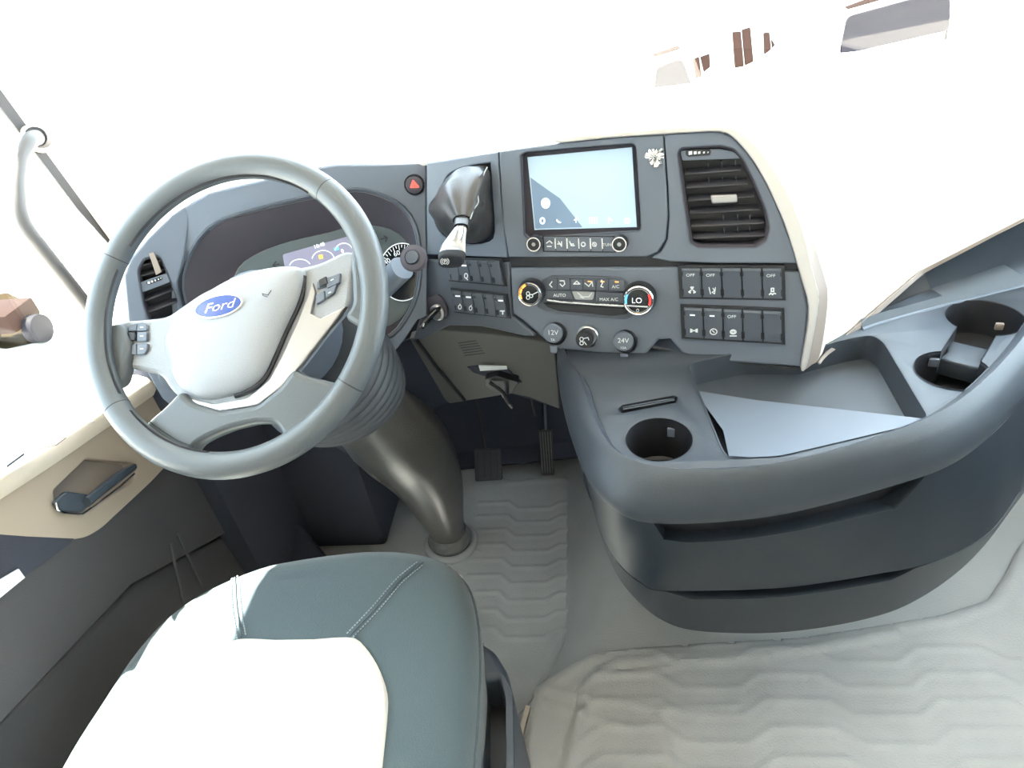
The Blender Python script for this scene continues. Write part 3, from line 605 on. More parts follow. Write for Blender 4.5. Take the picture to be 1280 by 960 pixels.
# ---------------------------------------------------------------- switch banks
def bank(name, label, pl, Q, n, marks, off=.001):
    t = thing(name, label, 'switch panel', pl.hit(*Q[0]), 'rocker switch rows on the dashboard')
    plate('switch_bed', quad(Q, -.03, 1.03, -.07, 1.07), pl, 'black', t, th=.004, off=off)
    for i in range(n):
        q = quad(Q, i/n+.008, (i+1)/n-.008, .02, .98); u = [V(pl.uv(*p, off)) for p in q]
        m1 = [u[0].lerp(u[3], .42), u[1].lerp(u[2], .42)]
        prof = [(u[0], u[1], .001), (u[0], u[1], .0055), (u[0].lerp(u[3], .06), u[1].lerp(u[2], .06), .0075), (m1[0], m1[1], .0045), (u[3].lerp(u[0], .05), u[2].lerp(u[1], .05), .0062), (u[3], u[2], .005), (u[3], u[2], .001)]
        b_ = bmesh.new(); L = [b_.verts.new(pl.w(a.x, a.y, off+h)) for a, c, h in prof]; R = [b_.verts.new(pl.w(c.x, c.y, off+h)) for a, c, h in prof]
        for j in range(len(prof)-1): b_.faces.new((L[j], R[j], R[j+1], L[j+1]))
        b_.faces.new(L); b_.faces.new(R[::-1])
        k = obj('rocker_switch', b_, 'fasciadark', t)
        for s0 in (.06, .94):
            qa = quad(Q, i/n+(1/n)*s0, 1, .10, .28); ink('side_notch', [[qa[0][:], qa[3][:]]], pl, 'black', k, wpx=1.3, off=off+.0068)
            qa = quad(Q, i/n+(1/n)*s0, 1, .74, .93); ink('side_notch', [[qa[0][:], qa[3][:]]], pl, 'black', k, wpx=1.3, off=off+.0064)
        mk = marks.get(i)
        if mk:
            top = quad(Q, (i+.45)/n, 1, .27, 1)[0]; bot = quad(Q, (i+.5)/n, 1, .78, 1)[0]
            if mk[0] == 'OFF': text('lettering', 'OFF', pl, top.x, top.y, 3.7, 'white', k, off=off+.0072, wide=1.15)
            elif mk[0] == '-': ink('indicator', [[(top.x-2.6, top.y), (top.x+2.6, top.y+.3)]], pl, 'whiteled', k, wpx=1.9, off=off+.0072)
            ink('symbol', [[(bot.x+x, bot.y+y) for x, y in ln] for ln in mk[1]], pl, 'white', k, wpx=mk[2] if len(mk) > 2 else 1.1, off=off+.0070)
    return t
blade = [[(-1.5, 0), (-4, 2)], [(1.5, 0), (4, 2)], [(0, -1.5), (-1.5, -4), (1.5, -4), (0, -1.5)], [(-4, 2), (-2, 3)], [(4, 2), (2, 3)]]
lane = [[(-4, -4), (-2, 4)], [(4, -4), (3, 4)], [(1, -3), (3, 0), (0, 2), (3, 4)]]
esc = [[(-1.5, -4), (1.5, -4), (1.5, 0), (-1.5, 0), (-1.5, -4)], [(-4, 4), (-2, 2), (0, 4), (2, 2), (4, 3)]]
bank('switch_panel', 'upper row of five rocker switches right of the temperature knob, three marked OFF', PS, [(851, 334), (977, 334.5), (978.5, 373), (853, 371)], 5,
     {0: ('OFF', blade, 1.8), 1: ('OFF', lane), 4: ('OFF', esc, 1.5)})
bank('switch_panel', 'lower row of five rocker switches under the upper right row, one marked OFF', PS, [(854, 383), (977, 388), (978, 428), (855.5, 421)], 5,
     {0: ('-', [[(-4, -2), (-4, 2)], [(-2.5, -1.5), (-2.5, 1.5)], [(-1, 0), (1, 0)], [(2.5, -1.5), (2.5, 1.5)], [(4, -2), (4, 2)]], 1.5), 1: ('-', [arc(0, 0, 4.3, ry=3.6), [(-1.5, -1.5), (1, 1)]]), 2: ('OFF', [arc(0, -1, 3.6, ry=2.6), arc(0, -1, 1.6), [(-4, 4), (4, 4)]], 1.3)})
bank('switch_panel', 'upper row of rocker switches under the parking brake lever', PM, [(560, 324), (625, 325.5), (631, 356), (563, 350)], 5,
     {1: ('-', [arc(0, -1, 2, ry=3), [(0, 2), (2, 4)]])})
bank('switch_panel', 'lower row of slim switches with seat icons above the footwell cover', PM, [(565, 362), (632, 369), (636, 396.5), (569, 389)], 5,
     {0: ('-', [arc(0, 0, 1.8, ry=2.5), [(0, -4), (1, -2)]], .9), 1: ('-', [arc(0, 0, 1.8, ry=2.5), [(1, -4), (0, -2)]], .9), 4: ('-', [[(-3, -1), (2, -1)], [(0, 0), (0, 3)]], 1.6)})
# ignition
ig = thing('ignition_switch', 'ignition lock with a black key beside the lower left switches', 'ignition', PM.hit(545, 388))
plate('surround', [(529, 373), (547, 368), (553, 374), (559, 386), (558, 396), (546, 402), (530, 398)], PM, 'hood', ig, th=.006, off=.002, r=.004)
rev('lock_barrel', [(.015, -.002), (.015, .006), (.012, .009), (.008, .008)], PM.hit(548, 390, .002), PM.n, 'satin', ig)
ky = tube('key', [PM.hit(549, 386, .01), PM.hit(543, 390, .03), PM.hit(533, 401, .045), PM.hit(526, 410, .055)], [.006, .0085, .0095, .008], 'gloss', ig, seg=12, flat=.6)
tube('key_clip', [PM.hit(530, 404, .058), PM.hit(528.5, 408, .060)], .0018, 'chrome', ky, seg=8)

# ================================================================= STEERING WHEEL
WC = V((-.509, .782, 1.097)); ta, aa = .788, -.078
WN = V((math.sin(aa)*math.sin(ta), -math.cos(aa)*math.sin(ta), math.cos(ta)))
WP = Pl(WC, WN)
sw = thing('steering_wheel', 'dark leather steering wheel with audio buttons and an oval badge', 'steering wheel', WC)
def rimp(a, dr=0, dh=0): a = math.radians(a); return WP.w(math.cos(a)*(.2115+dr), math.sin(a)*(.2115+dr), dh)
b = bmesh.new(); n, sg = 128, 20; RR = []
for i in range(n):
    a = 360*i/n; RR.append([b.verts.new(rimp(a, .0185*math.cos(2*math.pi*k/sg), .0165*math.sin(2*math.pi*k/sg))) for k in range(sg)])
for i in range(n):
    for k in range(sg): b.faces.new((RR[i][k], RR[(i+1) % n][k], RR[(i+1) % n][(k+1) % sg], RR[i][(k+1) % sg]))
rim = obj('rim', b, 'leather', sw)
for a in (156, 51, -30, 219):
    loft('rim_seam', [[rimp(a+d, .0188*math.cos(2*math.pi*k/sg)*s, .0168*math.sin(2*math.pi*k/sg)*s) for k in range(sg)] for d, s in ((-.35, .97), (0, 1.005), (.35, .97))], 'black', rim, closed=True)
b = bmesh.new()
for i in range(150):
    a = 56 + i*.62
    if 56 <= a <= 155: tube('', [rimp(a, -.0172, .008), rimp(a+.30, -.0182, .004)], .0007, '', b=b, seg=5)
for i in range(80):
    a = 160 + i*.7
    if a < 217: tube('', [rimp(a, -.0172, .008), rimp(a+.30, -.0182, .004)], .0007, '', b=b, seg=5)
for i in range(60):
    a = 225 + i*.7; tube('', [rimp(a, -.0172, .008), rimp(a+.30, -.0182, .004)], .0007, '', b=b, seg=5)
tag(obj('stitching', b, 'rubber', rim), kind='stuff')
# hub housing
plate('hub_housing', [(126, 428), (134, 410), (150, 401), (178, 399), (207, 396), (250, 366), (300, 343), (380, 333), (400, 328), (432, 312), (446, 318), (440, 350), (438, 380), (425, 392), (400, 422), (375, 455), (350, 483), (320, 505), (270, 514), (235, 506), (214, 490), (200, 468), (160, 460), (135, 448)],
      WP, 'airbag', sw, th=.022, off=-.022, bev=.007, r=.012)
plate('accent_trim', [(432, 382), (424, 394), (401, 423), (376, 456), (351, 484), (321, 507), (270, 515), (236, 507), (226, 496), (240, 499), (268, 505), (310, 497), (336, 474), (352, 444), (370, 405), (384, 370), (390, 352), (394, 366), (388, 392), (400, 398)], WP, 'satin', sw, th=.01, off=-.017, bev=.002, r=.002)
sp = plate('lower_spoke', [(166, 545), (185, 525), (205, 508), (224, 488), (240, 503), (275, 513), (320, 506), (350, 482), (366, 460), (378, 468), (402, 474), (425, 480), (405, 520), (385, 545), (352, 566), (352, 542), (342, 529), (318, 529), (288, 536), (262, 546), (244, 556), (238, 566), (225, 590), (190, 582), (165, 562)],
           WP, 'leather', sw, th=.026, off=-.010, bev=.008, r=.008)
ink('spoke_seam', [[(187, 527), (205, 540), (222, 551), (241, 558)]], WP, 'black', sp, wpx=1.2, off=-.0095)
plate('side_spoke', [(112, 415), (135, 405), (150, 402), (160, 430), (155, 462), (150, 480), (125, 490), (112, 455)], WP, 'leather', sw, th=.024, off=-.008, bev=.008, r=.01)
plate('side_spoke', [(436, 312), (462, 300), (474, 350), (470, 400), (450, 410), (428, 396), (440, 380)], WP, 'leather', sw, th=.024, off=-.008, bev=.008, r=.01)
# airbag cushion
abp = [(208, 428), (222, 400), (250, 374), (285, 352), (318, 340), (350, 334), (372, 334), (381, 343), (375, 375), (358, 412), (343, 446), (331, 470), (312, 486), (290, 494), (265, 499), (246, 497), (228, 486), (216, 463)]
ab = [V(WP.uv(*p, -.018)) for p in cat([V(p) for p in abp], 4, True)]; ac = sum(ab, V((0, 0)))/len(ab)
bag = loft('airbag_cover', [[WP.w(ac.x+(p.x-ac.x)*s, ac.y+(p.y-ac.y)*s, h) for p in ab] for s, h in ((1.0, -.03), (1.0, -.018), (.985, -.013), (.95, -.009), (.85, -.004), (.65, .000), (.4, .002), (.15, .003), (.001, .003))], 'airbag', sw, closed=True)
tube('airbag_gap', cat([WP.hit(*p, -.019) for p in ((380, 345), (376, 375), (359, 412), (344, 447), (332, 471), (316, 486), (294, 495))], 4), .0036, 'black', sw, seg=8)
# oval badge
eu, ev = WP.uv(273, 383, .003); er = math.radians(9)
def EP(x, y): return (eu + x*math.cos(er) - y*math.sin(er), ev + x*math.sin(er) + y*math.cos(er))
ell = lambda rx, ry: [EP(rx*math.cos(t), ry*math.sin(t)) for t in [2*math.pi*i/40 for i in range(40)]]
plate('badge_ring', ell(.038, .0165), WP, 'chrome', bag, th=.006, off=.0045, bev=.001, uv=True)
plate('badge_oval', ell(.0352, .0142), WP, 'navy', bag, th=.004, off=.0052, bev=.0006, uv=True)
text('badge_lettering', 'Ford', WP, 273, 383, 10, 'chrome', bag, off=.0056, shear=.35, rot=er, wide=1.35, size=.0125)
ink('horn_symbol', [[(328, 367), (335, 369), (339, 363)], [(328, 367), (329, 369.5), (334, 371)]], WP, 'black', bag, wpx=.8, off=.0035)
# buttons
LB = [[(172, 404), (178, 403), (183, 406), (183, 413), (171, 414)], [(171, 415), (183, 414.5), (183, 426), (171, 427)], [(171, 430), (184, 429.5), (183, 438), (180, 442.5), (171, 443)], [(158, 431), (170, 430), (170, 443), (158, 443)], [(160, 408), (170, 404), (170, 413), (160, 414)]]
for q in LB: plate('wheel_button', q, WP, 'fascia', sw, th=.006, off=-.017, bev=.001, r=.001)
plate('scroll_wheel', [(159, 415), (169, 414.5), (168, 425), (159, 425.5)], WP, 'black', sw, th=.007, off=-.016, r=.001)
RB = [[(406, 348), (425, 341), (424, 353), (409, 360)], [(394, 369), (405, 363), (406, 374), (395, 380)], [(406.5, 362), (421, 355), (417, 366), (407, 373)], [(396, 352), (405, 348), (407, 357), (396, 361)]]
for q in RB: plate('wheel_button', q, WP, 'fascia', sw, th=.006, off=-.017, bev=.001, r=.001)
plate('scroll_wheel', [(398, 350), (407, 345), (409, 354), (399, 359)], WP, 'black', sw, th=.007, off=-.015, r=.001)
for x, y in ((177, 409), (177, 420), (177, 436)): ink('button_symbol', [[(x-1.5, y), (x+1.5, y)]], WP, 'white', sw, wpx=1.6, off=-.0165)
for x, y in ((415, 350), (412, 366)): ink('button_symbol', [[(x-1.5, y+.5), (x+1.5, y-1)]], WP, 'white', sw, wpx=1.4, off=-.0165)

# steering column
col = thing('steering_column', 'steering column with ribbed rubber bellows and dusty lower tube standing on the floor', 'steering column', (-.51, 1.32, 0))
axd = -WN
rev('column_shroud', [(.05, .02), (.075, .05), (.085, .10), (.09, .16)], WC, axd, 'fasciadark', col, seg=28)
rings = []; NB = 9
base = WC + axd*.13; bend = V((-.02, .02, -.035))
A1, A2 = axes(V((0, -.35, .94)))
pts_c = []
for i in range(NB*6+1):
    t = i/(NB*6); c = V((-.495, .905, .975)).lerp(V((-.492, .985, .80)), t)
    nrm = axd.lerp(V((0, .25, -1)), t).normalized(); a1 = V((1, 0, 0)); a1 = (a1 - nrm*a1.dot(nrm)).normalized(); a2 = nrm.cross(a1)
    r = .106 + .016*math.sin(t*math.pi*.8) + .0055*abs(math.cos(math.pi*i/6))*(1 if i < NB*6 else 0)
    rings.append(circ(c, a1, a2, r, 48))
loft('bellows', rings, 'bellows', col, closed=True, cap=True)
path = [H(415, 470, 'y', .96), H(462, 515, 'y', 1.03), H(506, 560, 'y', 1.10), H(534, 600, 'y', 1.17), H(549, 638, 'y', 1.245), V((-.487, 1.312, .045))]
tube('column_tube', cat(path, 5), [.060+.045*min(1, i/8) if i <= 10 else .105-.057*min(1, (i-10)/14) for i in range(26)], 'tube', col, seg=36, flat=.8, up=(1, 0, 0))
tube('column_seam', cat([H(x, y, 'y', 1.02) for x, y in ((430, 556), (452, 580), (475, 602))], 3), .0012, 'greige', col, seg=5)
loft('side_shroud', [[V((-.60, 1.02, .82)), V((-.50, 1.00, .82)), V((-.40, 1.05, .82))], [V((-.61, 1.10, .60)), V((-.53, 1.08, .60)), V((-.45, 1.12, .60))], [V((-.58, 1.2, .42)), V((-.53, 1.18, .42)), V((-.47, 1.2, .42))]], 'carpet', col, thick=.01)
tube('foot_ring', circ(V((-.487, 1.315, .012)), V((1, 0, 0)), V((0, 1, 0)), .068, 36), .012, 'mat', col, seg=10, closed=True)
rev('foot_gaiter', [(.066, 0), (.060, .015), (.064, .03), (.057, .045), (.054, .06)], (-.487, 1.315, .005), (0, 0, 1), 'dirt', col, seg=24)
stl = thing('column_stalk', 'thick column stalk with round end button, right of the steering wheel', 'stalk', H(490, 345, 'y', .93))
e0, e1 = H(430, 410, 'y', 1.0), H(512, 325, 'y', .93)
dr = (e1-e0).normalized(); a1, a2 = axes(dr)
loft('stalk_body', [circ(e0, a1, a2, .014, 20), circ(e0.lerp(e1, .3), a1, a2, .0165, 20, pw=.85), circ(e0.lerp(e1, .9), a1, a2, .0185, 20, pw=.85)], 'fascia', stl, closed=True, cap=True)
ed = V((-.05, -.75, .65)).normalized()
rev('end_cap', [(.019, -.012), (.0205, -.004), (.0195, .001), (.012, .003), (.0005, .003)], H(516, 322, 'y', .915), ed, 'hood', stl)
rev('end_button', [(.0105, .002), (.010, .0048), (.0005, .0052)], H(516, 322, 'y', .915), ed, 'fasciadark', stl)
rev('button_groove', [(.0118, .0030), (.0112, .0042), (.0105, .0030)], H(516, 322, 'y', .915), ed, 'black', stl, cap=False)
ls = thing('light_switch', 'rotary light switch pod seen through the lower left of the wheel', 'light switch', PW.hit(215, 485))
PW2 = Pl(PW.hit(215, 485, .02), PW.n)
plate('pod', [(184, 464), (214, 466), (232, 500), (218, 510), (203, 498)], PW2, 'fascia', ls, th=.01, off=0, r=.004)
rev('rotary_knob', [(.030, 0), (.029, .006), (.026, .008), (.0005, .008)], PW2.hit(222, 468), PW.n, 'fasciadark', ls)

# ================================================================= CENTRE CONSOLE
con = thing('storage_console', 'charcoal storage console with cup holders, open tray and two drawers', 'console', (.25, .85, .15))
ZT = .862
PZ = Pl((0, 0, ZT), (0, 0, 1), up=(0, 1, 0))
inner = [(712, 455), (722, 470), (735, 482), (748, 520), (770, 562), (800, 583), (830, 589), (880, 588), (960, 583), (1040, 565), (1110, 542), (1165, 518), (1210, 485), (1245, 450), (1275, 412), (1310, 360)]
outer = [(696, 440), (697, 470), (706, 515), (720, 560), (738, 598), (765, 626), (800, 640), (870, 641), (960, 633), (1040, 616), (1110, 597), (1180, 575), (1230, 545), (1275, 500), (1315, 448), (1350, 400)]
NI = 90
In = resamp([H(p.x, p.y, 'z', ZT) for p in cat([V(q) for q in inner], 5)], NI)
Ou = resamp([H(p.x, p.y, 'z', .82) for p in cat([V(q) for q in outer], 5)], NI)
In[0] = In[0]; prof = [(0, ZT), (.08, ZT+.006), (.25, ZT+.010), (.48, ZT+.006), (.72, ZT-.008), (.90, ZT-.026), (1, .822), (1.0, .806), (.93, .797), (.80, .795)]
loft('rim', [[V((a.x+(c.x-a.x)*s, a.y+(c.y-a.y)*s, z)) for a, c in zip(In, Ou)] for s, z in prof], 'plastic', con)
# inlay with holes
c1 = V((.063, .742)); c2 = V((.494, .862)); c3 = V((.598, .998)); r1, r2, r3 = .0455, .049, .054
def bone():
    d = (c3-c2); a = math.atan2(d.y, d.x); o = []
    for i in range(29): t = a + math.radians(32) + (2*math.pi-math.radians(64))*i/28; o.append(c2 + V((math.cos(t), math.sin(t)))*r2)
    for i in range(29): t = a + math.pi + math.radians(29) + (2*math.pi-math.radians(58))*i/28; o.append(c3 + V((math.cos(t), math.sin(t)))*r3)
    return o
trayp = [(860, 455), (905, 566), (914, 573), (975, 570), (1060, 550), (1148, 529), (1160, 522), (1104, 428), (1090, 419), (1060, 424), (1000, 440), (930, 440)]
tray = rnd([H(*p, 'z', ZT).xy for p in trayp], .012)
slotp = rnd([H(*p, 'z', ZT).xy for p in ((773, 511), (777, 516), (845, 503), (847, 497), (842, 495), (778, 507))], .002)
inl = [p.xy for p in In] + [V((.86, 1.2)), V((.75, 1.155)), H(1280, 357, 'z', ZT).xy, H(1180, 382, 'z', ZT).xy, H(1090, 406, 'z', ZT).xy, V((.36, 1.10)), V((.1, 1.12)), V((-.08, 1.10))]
b = fill(inl, [[c1 + V((math.cos(t), math.sin(t)))*r1 for t in [2*math.pi*i/48 for i in range(48)]], bone(), tray, slotp], .006, .0012)
for v in b.verts: v.co = V((v.co.x, v.co.y, ZT - .003 + v.co.z))
obj('top_inlay', b, 'plastic', con)
def well(name, loop, depth, m, sc=.93, floorm=None):
    c = sum(loop, V((0, 0)))/len(loop)
    R = [[V((c.x+(p.x-c.x)*s, c.y+(p.y-c.y)*s, ZT+h)) for p in loop] for s, h in ((1.012, .0012), (1, .0006), (.995, -.004), (sc, -depth), (sc*.9, -depth-.003), (.01, -depth-.003))]
    return loft(name, R, m, con, closed=True)
cw = well('cup_holder', [c1 + V((math.cos(t), math.sin(t)))*r1 for t in [2*math.pi*i/48 for i in range(48)]], .07, 'black')
cw2 = well('cup_holder', bone(), .06, 'black', .97)
def clip(parent, px, py, z, w_, h_, m='fascia'):
    p = H(px, py, 'z', z); box('grip_tab', p, (w_, .006, h_), m, parent, bev=.002, R=M.Rotation(-.25, 3, 'Z'))
clip(cw, 839, 540, .84, .011, .016); clip(cw2, 1167, 453, .845, .014, .014); clip(cw2, 1249, 408, .84, .012, .012, 'greige')
mid = c2.lerp(c3, .48); d_ = (c3-c2).normalized(); nn = V((-d_.y, d_.x))
pp = [mid + d_*.045*math.cos(t)*0 + nn*.03*s + d_*.03*u_ for s, u_, t in ((-1, -1.0, 0), (-.8, -.2, 0), (-1, 1, 0), (1, 1, 0), (.8, -.2, 0), (1, -1, 0))]
b = fill([V(p) for p in pp], [], .03, .004)
for v in b.verts: v.co = V((v.co.x, v.co.y, .828 + v.co.z))
obj('cup_divider', b, 'plastic', con)
box('yellow_scrap', H(1217, 463, 'z', .815), (.014, .003, .002), 'yellow', con, bev=0, R=M.Rotation(.1, 3, 'Z'))
well('open_tray', tray, .042, 'plastic', .97)
well('card_slot', slotp, .012, 'black', .96)
for k in (.3, .6):
    a, c = H(778+k*2, 507+k*8, 'z', ZT-.003), H(842+k*2, 496+k*7, 'z', ZT-.003); tube('slot_rib', [a, c], .0012, 'fasciadark', con, seg=6)
loft('tray_ramp', [[H(868, 488, 'z', .832), H(945, 500, 'z', .828), H(1045, 511, 'z', .83), H(1153, 523, 'z', .855)], [H(904, 538, 'z', .846), H(965, 555, 'z', .847), H(1056, 549, 'z', .852), H(1156, 525, 'z', .858)],
     [H(911, 570, 'z', .852), H(975, 573, 'z', .852), H(1060, 553, 'z', .856), H(1158, 528, 'z', .859)]], 'fascia', con)
# back riser right
PR = Pl((.6, 1.10, .95), (-.25, -1, .25))
lowc = [H(x, y, 'z', ZT) for x, y in ((1078, 412), (1104, 403), (1180, 382), (1280, 357), (1340, 342))]
PR = Pl((.6, 1.10, .95), (-.25, -1, .25))
topc = [PR.hit(*p) for p in ((1084, 404), (1110, 379), (1150, 342), (1230, 299), (1345, 240))]
loft('back_riser', [lowc, [a + V((.0, .012, .012)) for a in lowc], [a.lerp(c, .35)+V((0, .02, 0)) for a, c in zip(lowc, topc)], [a.lerp(c, .7)+V((0, .012, .01)) for a, c in zip(lowc, topc)], topc, [p+V((0, .03, -.02)) for p in topc]], 'plastic', con, thick=.004)
tube('riser_bead', cat(lowc, 4), .003, 'fascia', con, seg=8)
# body under the rim
S0 = [(733, 560), (737, 590), (750, 613), (774, 633), (805, 643), (840, 648), (940, 641), (1020, 625), (1100, 603), (1160, 588), (1215, 560), (1252, 530), (1290, 482)]
S1 = [(733, 600), (744, 645), (757, 680), (776, 708), (800, 728), (832, 739), (960, 737), (1040, 728), (1100, 718), (1147, 709), (1203, 687), (1243, 660), (1275, 615)]
S2 = [(742, 625), (752, 672), (768, 712), (790, 744), (825, 774), (870, 789), (960, 792), (1040, 783), (1105, 768), (1150, 748), (1195, 717), (1232, 680), (1262, 640)]
NB_ = 121
def curve(px, z): return resamp([H(p.x, p.y, 'z', z) for p in cat([V(q) for q in px], 6)], NB_)
Q0, Q1, Q2 = curve(S0, .797), curve(S1, .63), curve(S2, .515)
def body(i, t):
    if t <= 1:
        m_ = Q0[i].lerp(Q1[i], t); return m_ + V((0, -.006*math.sin(math.pi*t), 0))
    m_ = Q1[i].lerp(Q2[i], t-1); return m_
def idx(Q, px):
    best = min(range(NB_), key=lambda i: abs(px - (640 + FPX*((Q[i]-CAM).dot(RT))/((Q[i]-CAM).dot(FW))))); return best
def notch(i, i0, i1, depth, ramp):
    if i < i0 or i > i1: return 0
    return depth*min(1, (i-i0)/ramp, (i1-i)/ramp)
def drawer(name, t0, t1, i0, i1, depth, label, Q):
    rows = []; top = [t0 + .015 + notch(i, i0, i1, depth, 5) for i in range(NB_)]
    b_ = bmesh.new(); G = []
    off = V((0, .0, 0))
    front = [[body(i, top[i] + (t1-.012-top[i])*k/10) for i in range(NB_)] for k in range(11)]
    G = [[b_.verts.new(p) for p in r] for r in front]
    inw = [V((-(front[0][min(NB_-1, i+1)]-front[0][max(0, i-1)]).y, (front[0][min(NB_-1, i+1)]-front[0][max(0, i-1)]).x, 0)).normalized() for i in range(NB_)]
    cen = V((.3, 1.0, 0)); inw = [v if v.dot((cen-front[0][i]).xy.to_3d()) > 0 else -v for i, v in enumerate(inw)]
    t_ = [[b_.verts.new(front[0][i] + inw[i]*.004 + V((0, 0, .001))) for i in range(NB_)], [b_.verts.new(front[0][i] + inw[i]*(.006+.02*(notch(i, i0, i1, 1, 5))) - V((0, 0, .004*notch(i, i0, i1, 1, 5)))) for i in range(NB_)]]
    bt = [[b_.verts.new(front[-1][i] + inw[i]*.012) for i in range(NB_)]]
    L = [t_[1], t_[0]] + G + bt
    for A, B in zip(L, L[1:]):
        for i in range(NB_-1): b_.faces.new((A[i], A[i+1], B[i+1], B[i]))
    return obj(name, b_, 'drawer', con)
n0, n1 = idx(Q0, 815), idx(Q0, 1160)
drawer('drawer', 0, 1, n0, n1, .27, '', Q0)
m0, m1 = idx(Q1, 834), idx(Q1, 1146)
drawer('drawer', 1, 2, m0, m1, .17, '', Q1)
ce = V((.3, 1.0, .6))
def inset(p, k): d = (ce-p); d.z = 0; return p + d.normalized()*k
loft('inner_box', [[inset(body(i, t), .026) for i in range(NB_)] for t in (0, .3, .6, 1.0, 1.3, 1.98)], 'black', con)
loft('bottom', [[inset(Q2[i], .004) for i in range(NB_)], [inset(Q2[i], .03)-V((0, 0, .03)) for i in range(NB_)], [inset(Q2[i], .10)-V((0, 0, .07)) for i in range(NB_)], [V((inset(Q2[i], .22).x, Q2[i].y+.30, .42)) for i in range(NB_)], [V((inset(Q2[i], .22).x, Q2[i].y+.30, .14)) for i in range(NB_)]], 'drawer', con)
# left flank under dash
loft('left_flank', [[Q0[0], Q1[0], Q2[0]], [p+V((-.02, .18, 0)) for p in (Q0[0], Q1[0], Q2[0])], [p+V((-.03, .45, 0)) for p in (Q0[0], Q1[0], Q2[0])]], 'plastic', con, thick=.006)
loft('right_flank', [[Q0[-1], Q1[-1], Q2[-1]], [p+V((.3, .3, 0)) for p in (Q0[-1], Q1[-1], Q2[-1])]], 'plastic', con, thick=.006)
# dark riser under the dash at the left of the console
lr = [H(x, y, 'z', ZT) for x, y in ((700, 452), (740, 462), (800, 458), (860, 450))]
loft('left_riser', [[p + V((0, .09, .0)) for p in lr], [p + V((0, .13, .05)) for p in lr], [p + V((0, .2, .06)) for p in lr]], 'plastic', con)

# ================================================================= SEAT
seat = thing('driver_seat', 'driver seat with dark blue-grey fabric bolsters and cream leather centre', 'seat', (-.53, .45, 0))
so = [(60, 1010), (95, 945), (130, 890), (180, 815), (240, 758), (325, 717), (400, 701), (480, 693), (535, 698), (570, 714), (590, 745), (599, 800), (598, 870), (592, 960), (586, 1040)]
SP = [H(p.x, p.y, 'z', .535) for p in cat([V(q) for q in so], 6)]
cxs = -.53
sil = resamp(SP, 70)
back = [V((sil[-1].x-.01, .15, .535)), V((sil[-1].x-.03, -.02, .535)), V((-.53, -.05, .535)), V((sil[0].x+.03, -.02, .535)), V((sil[0].x+.01, .15, .535))]
loop = resamp(sil + back, 120, True)
cs = V((-.53, .42, 0))
def sr(s, z, add=0): return [V((cs.x+(p.x-cs.x)*s, cs.y+(p.y-cs.y)*s, z)) for p in loop]
def cush(s): # height over the cushion
    return .575 - .045*s**6
rg = [sr(.93, .38), sr(.985, .42), sr(1.0, .47), sr(1.0, .52), sr(.99, .545), sr(.96, .562), sr(.90, .575), sr(.80, .582), sr(.6, .58), sr(.3, .572), sr(.01, .57)]
cu_ = loft('cushion', rg, 'fabric', seat, closed=True)
inp = [(325, 803), (380, 798), (436, 795), (452, 803), (470, 828), (482, 860), (483, 890), (476, 960), (470, 1040)]
PT = .588
ip = [H(p.x, p.y, 'z', PT) for p in cat([V(q) for q in inp], 5)]
def mir(p): return V((2*cxs-p.x, p.y, p.z))
lowp = [V((ip[-1].x, .02, PT)), V((2*cxs-ip[-1].x, .02, PT))]
lp = resamp(ip[6:] + lowp + [mir(p) for p in ip[6:]][::-1], 140, True)
ic_ = sum(lp, V())/len(lp)
rows = []
for s, h in ((1.0, -.016), (1.0, -.004), (.985, .002), (.95, .005), (.88, .006), (.75, .005), (.5, .003), (.25, .001), (.01, 0)):
    r_ = []
    for i, p in enumerate(lp):
        q = ic_ + (p-ic_)*s; wk = max(0, (s-.6)/.4)*(.6 if s < 1 else .2)
        z = PT + h + wk*.010*(noise.noise(V((q.x*6, q.y*26, 3.1))) - .2*abs(math.sin(q.y*60)))
        r_.append(V((q.x, q.y, z)))
    rows.append(r_)
loft('seat_insert', rows, 'seatcream', seat, closed=True)['label'] = 'cream leather centre insert'
# seams with stitches
for mirror in (0, 1):
    ps = [H(p.x, p.y, 'z', .581) for p in cat([V(q) for q in ((438, 796), (470, 762), (500, 727), (528, 700))], 8)]
    if mirror: ps = [mir(p) for p in ps]
    def seatz(p):
        s = max((p.xy-cs.xy).length/max(1e-6, (q.xy-cs.xy).length) for q in [min(loop, key=lambda l: abs(((l-cs).xy.normalized()-(p-cs).xy.normalized()).length))])
        return .583 if s < .8 else .583-.006*((s-.8)/.1) if s < .9 else .577-.012*(s-.9)/.06 if s < .96 else .564-.018*(s-.96)/.03
    ps = [V((p.x, p.y, seatz(p)+.001)) for p in ps]
    tube('seam', ps, .0012, 'fabric', seat, seg=8)
    b = bmesh.new()
    for sd_ in (-1, 1):
        rs = resamp(ps, 34)
        for i in range(0, 32):
            d = (rs[i+1]-rs[i]).normalized(); nn_ = V((-d.y, d.x, 0))*.007*sd_
            tube('', [rs[i]+nn_+V((0, 0, .0008)), rs[i].lerp(rs[i+1], .6)+nn_+V((0, 0, .0008))], .0011, '', b=b, seg=5)
    tag(obj('stitching', b, 'thread', seat), kind='stuff')
# side piping
pi_ = resamp(sil, 70)[44:]
tube('piping', [V((cs.x+(p.x-cs.x)*.999, cs.y+(p.y-cs.y)*.999, .528)) for p in pi_], .0028, 'fabric', seat, seg=8)
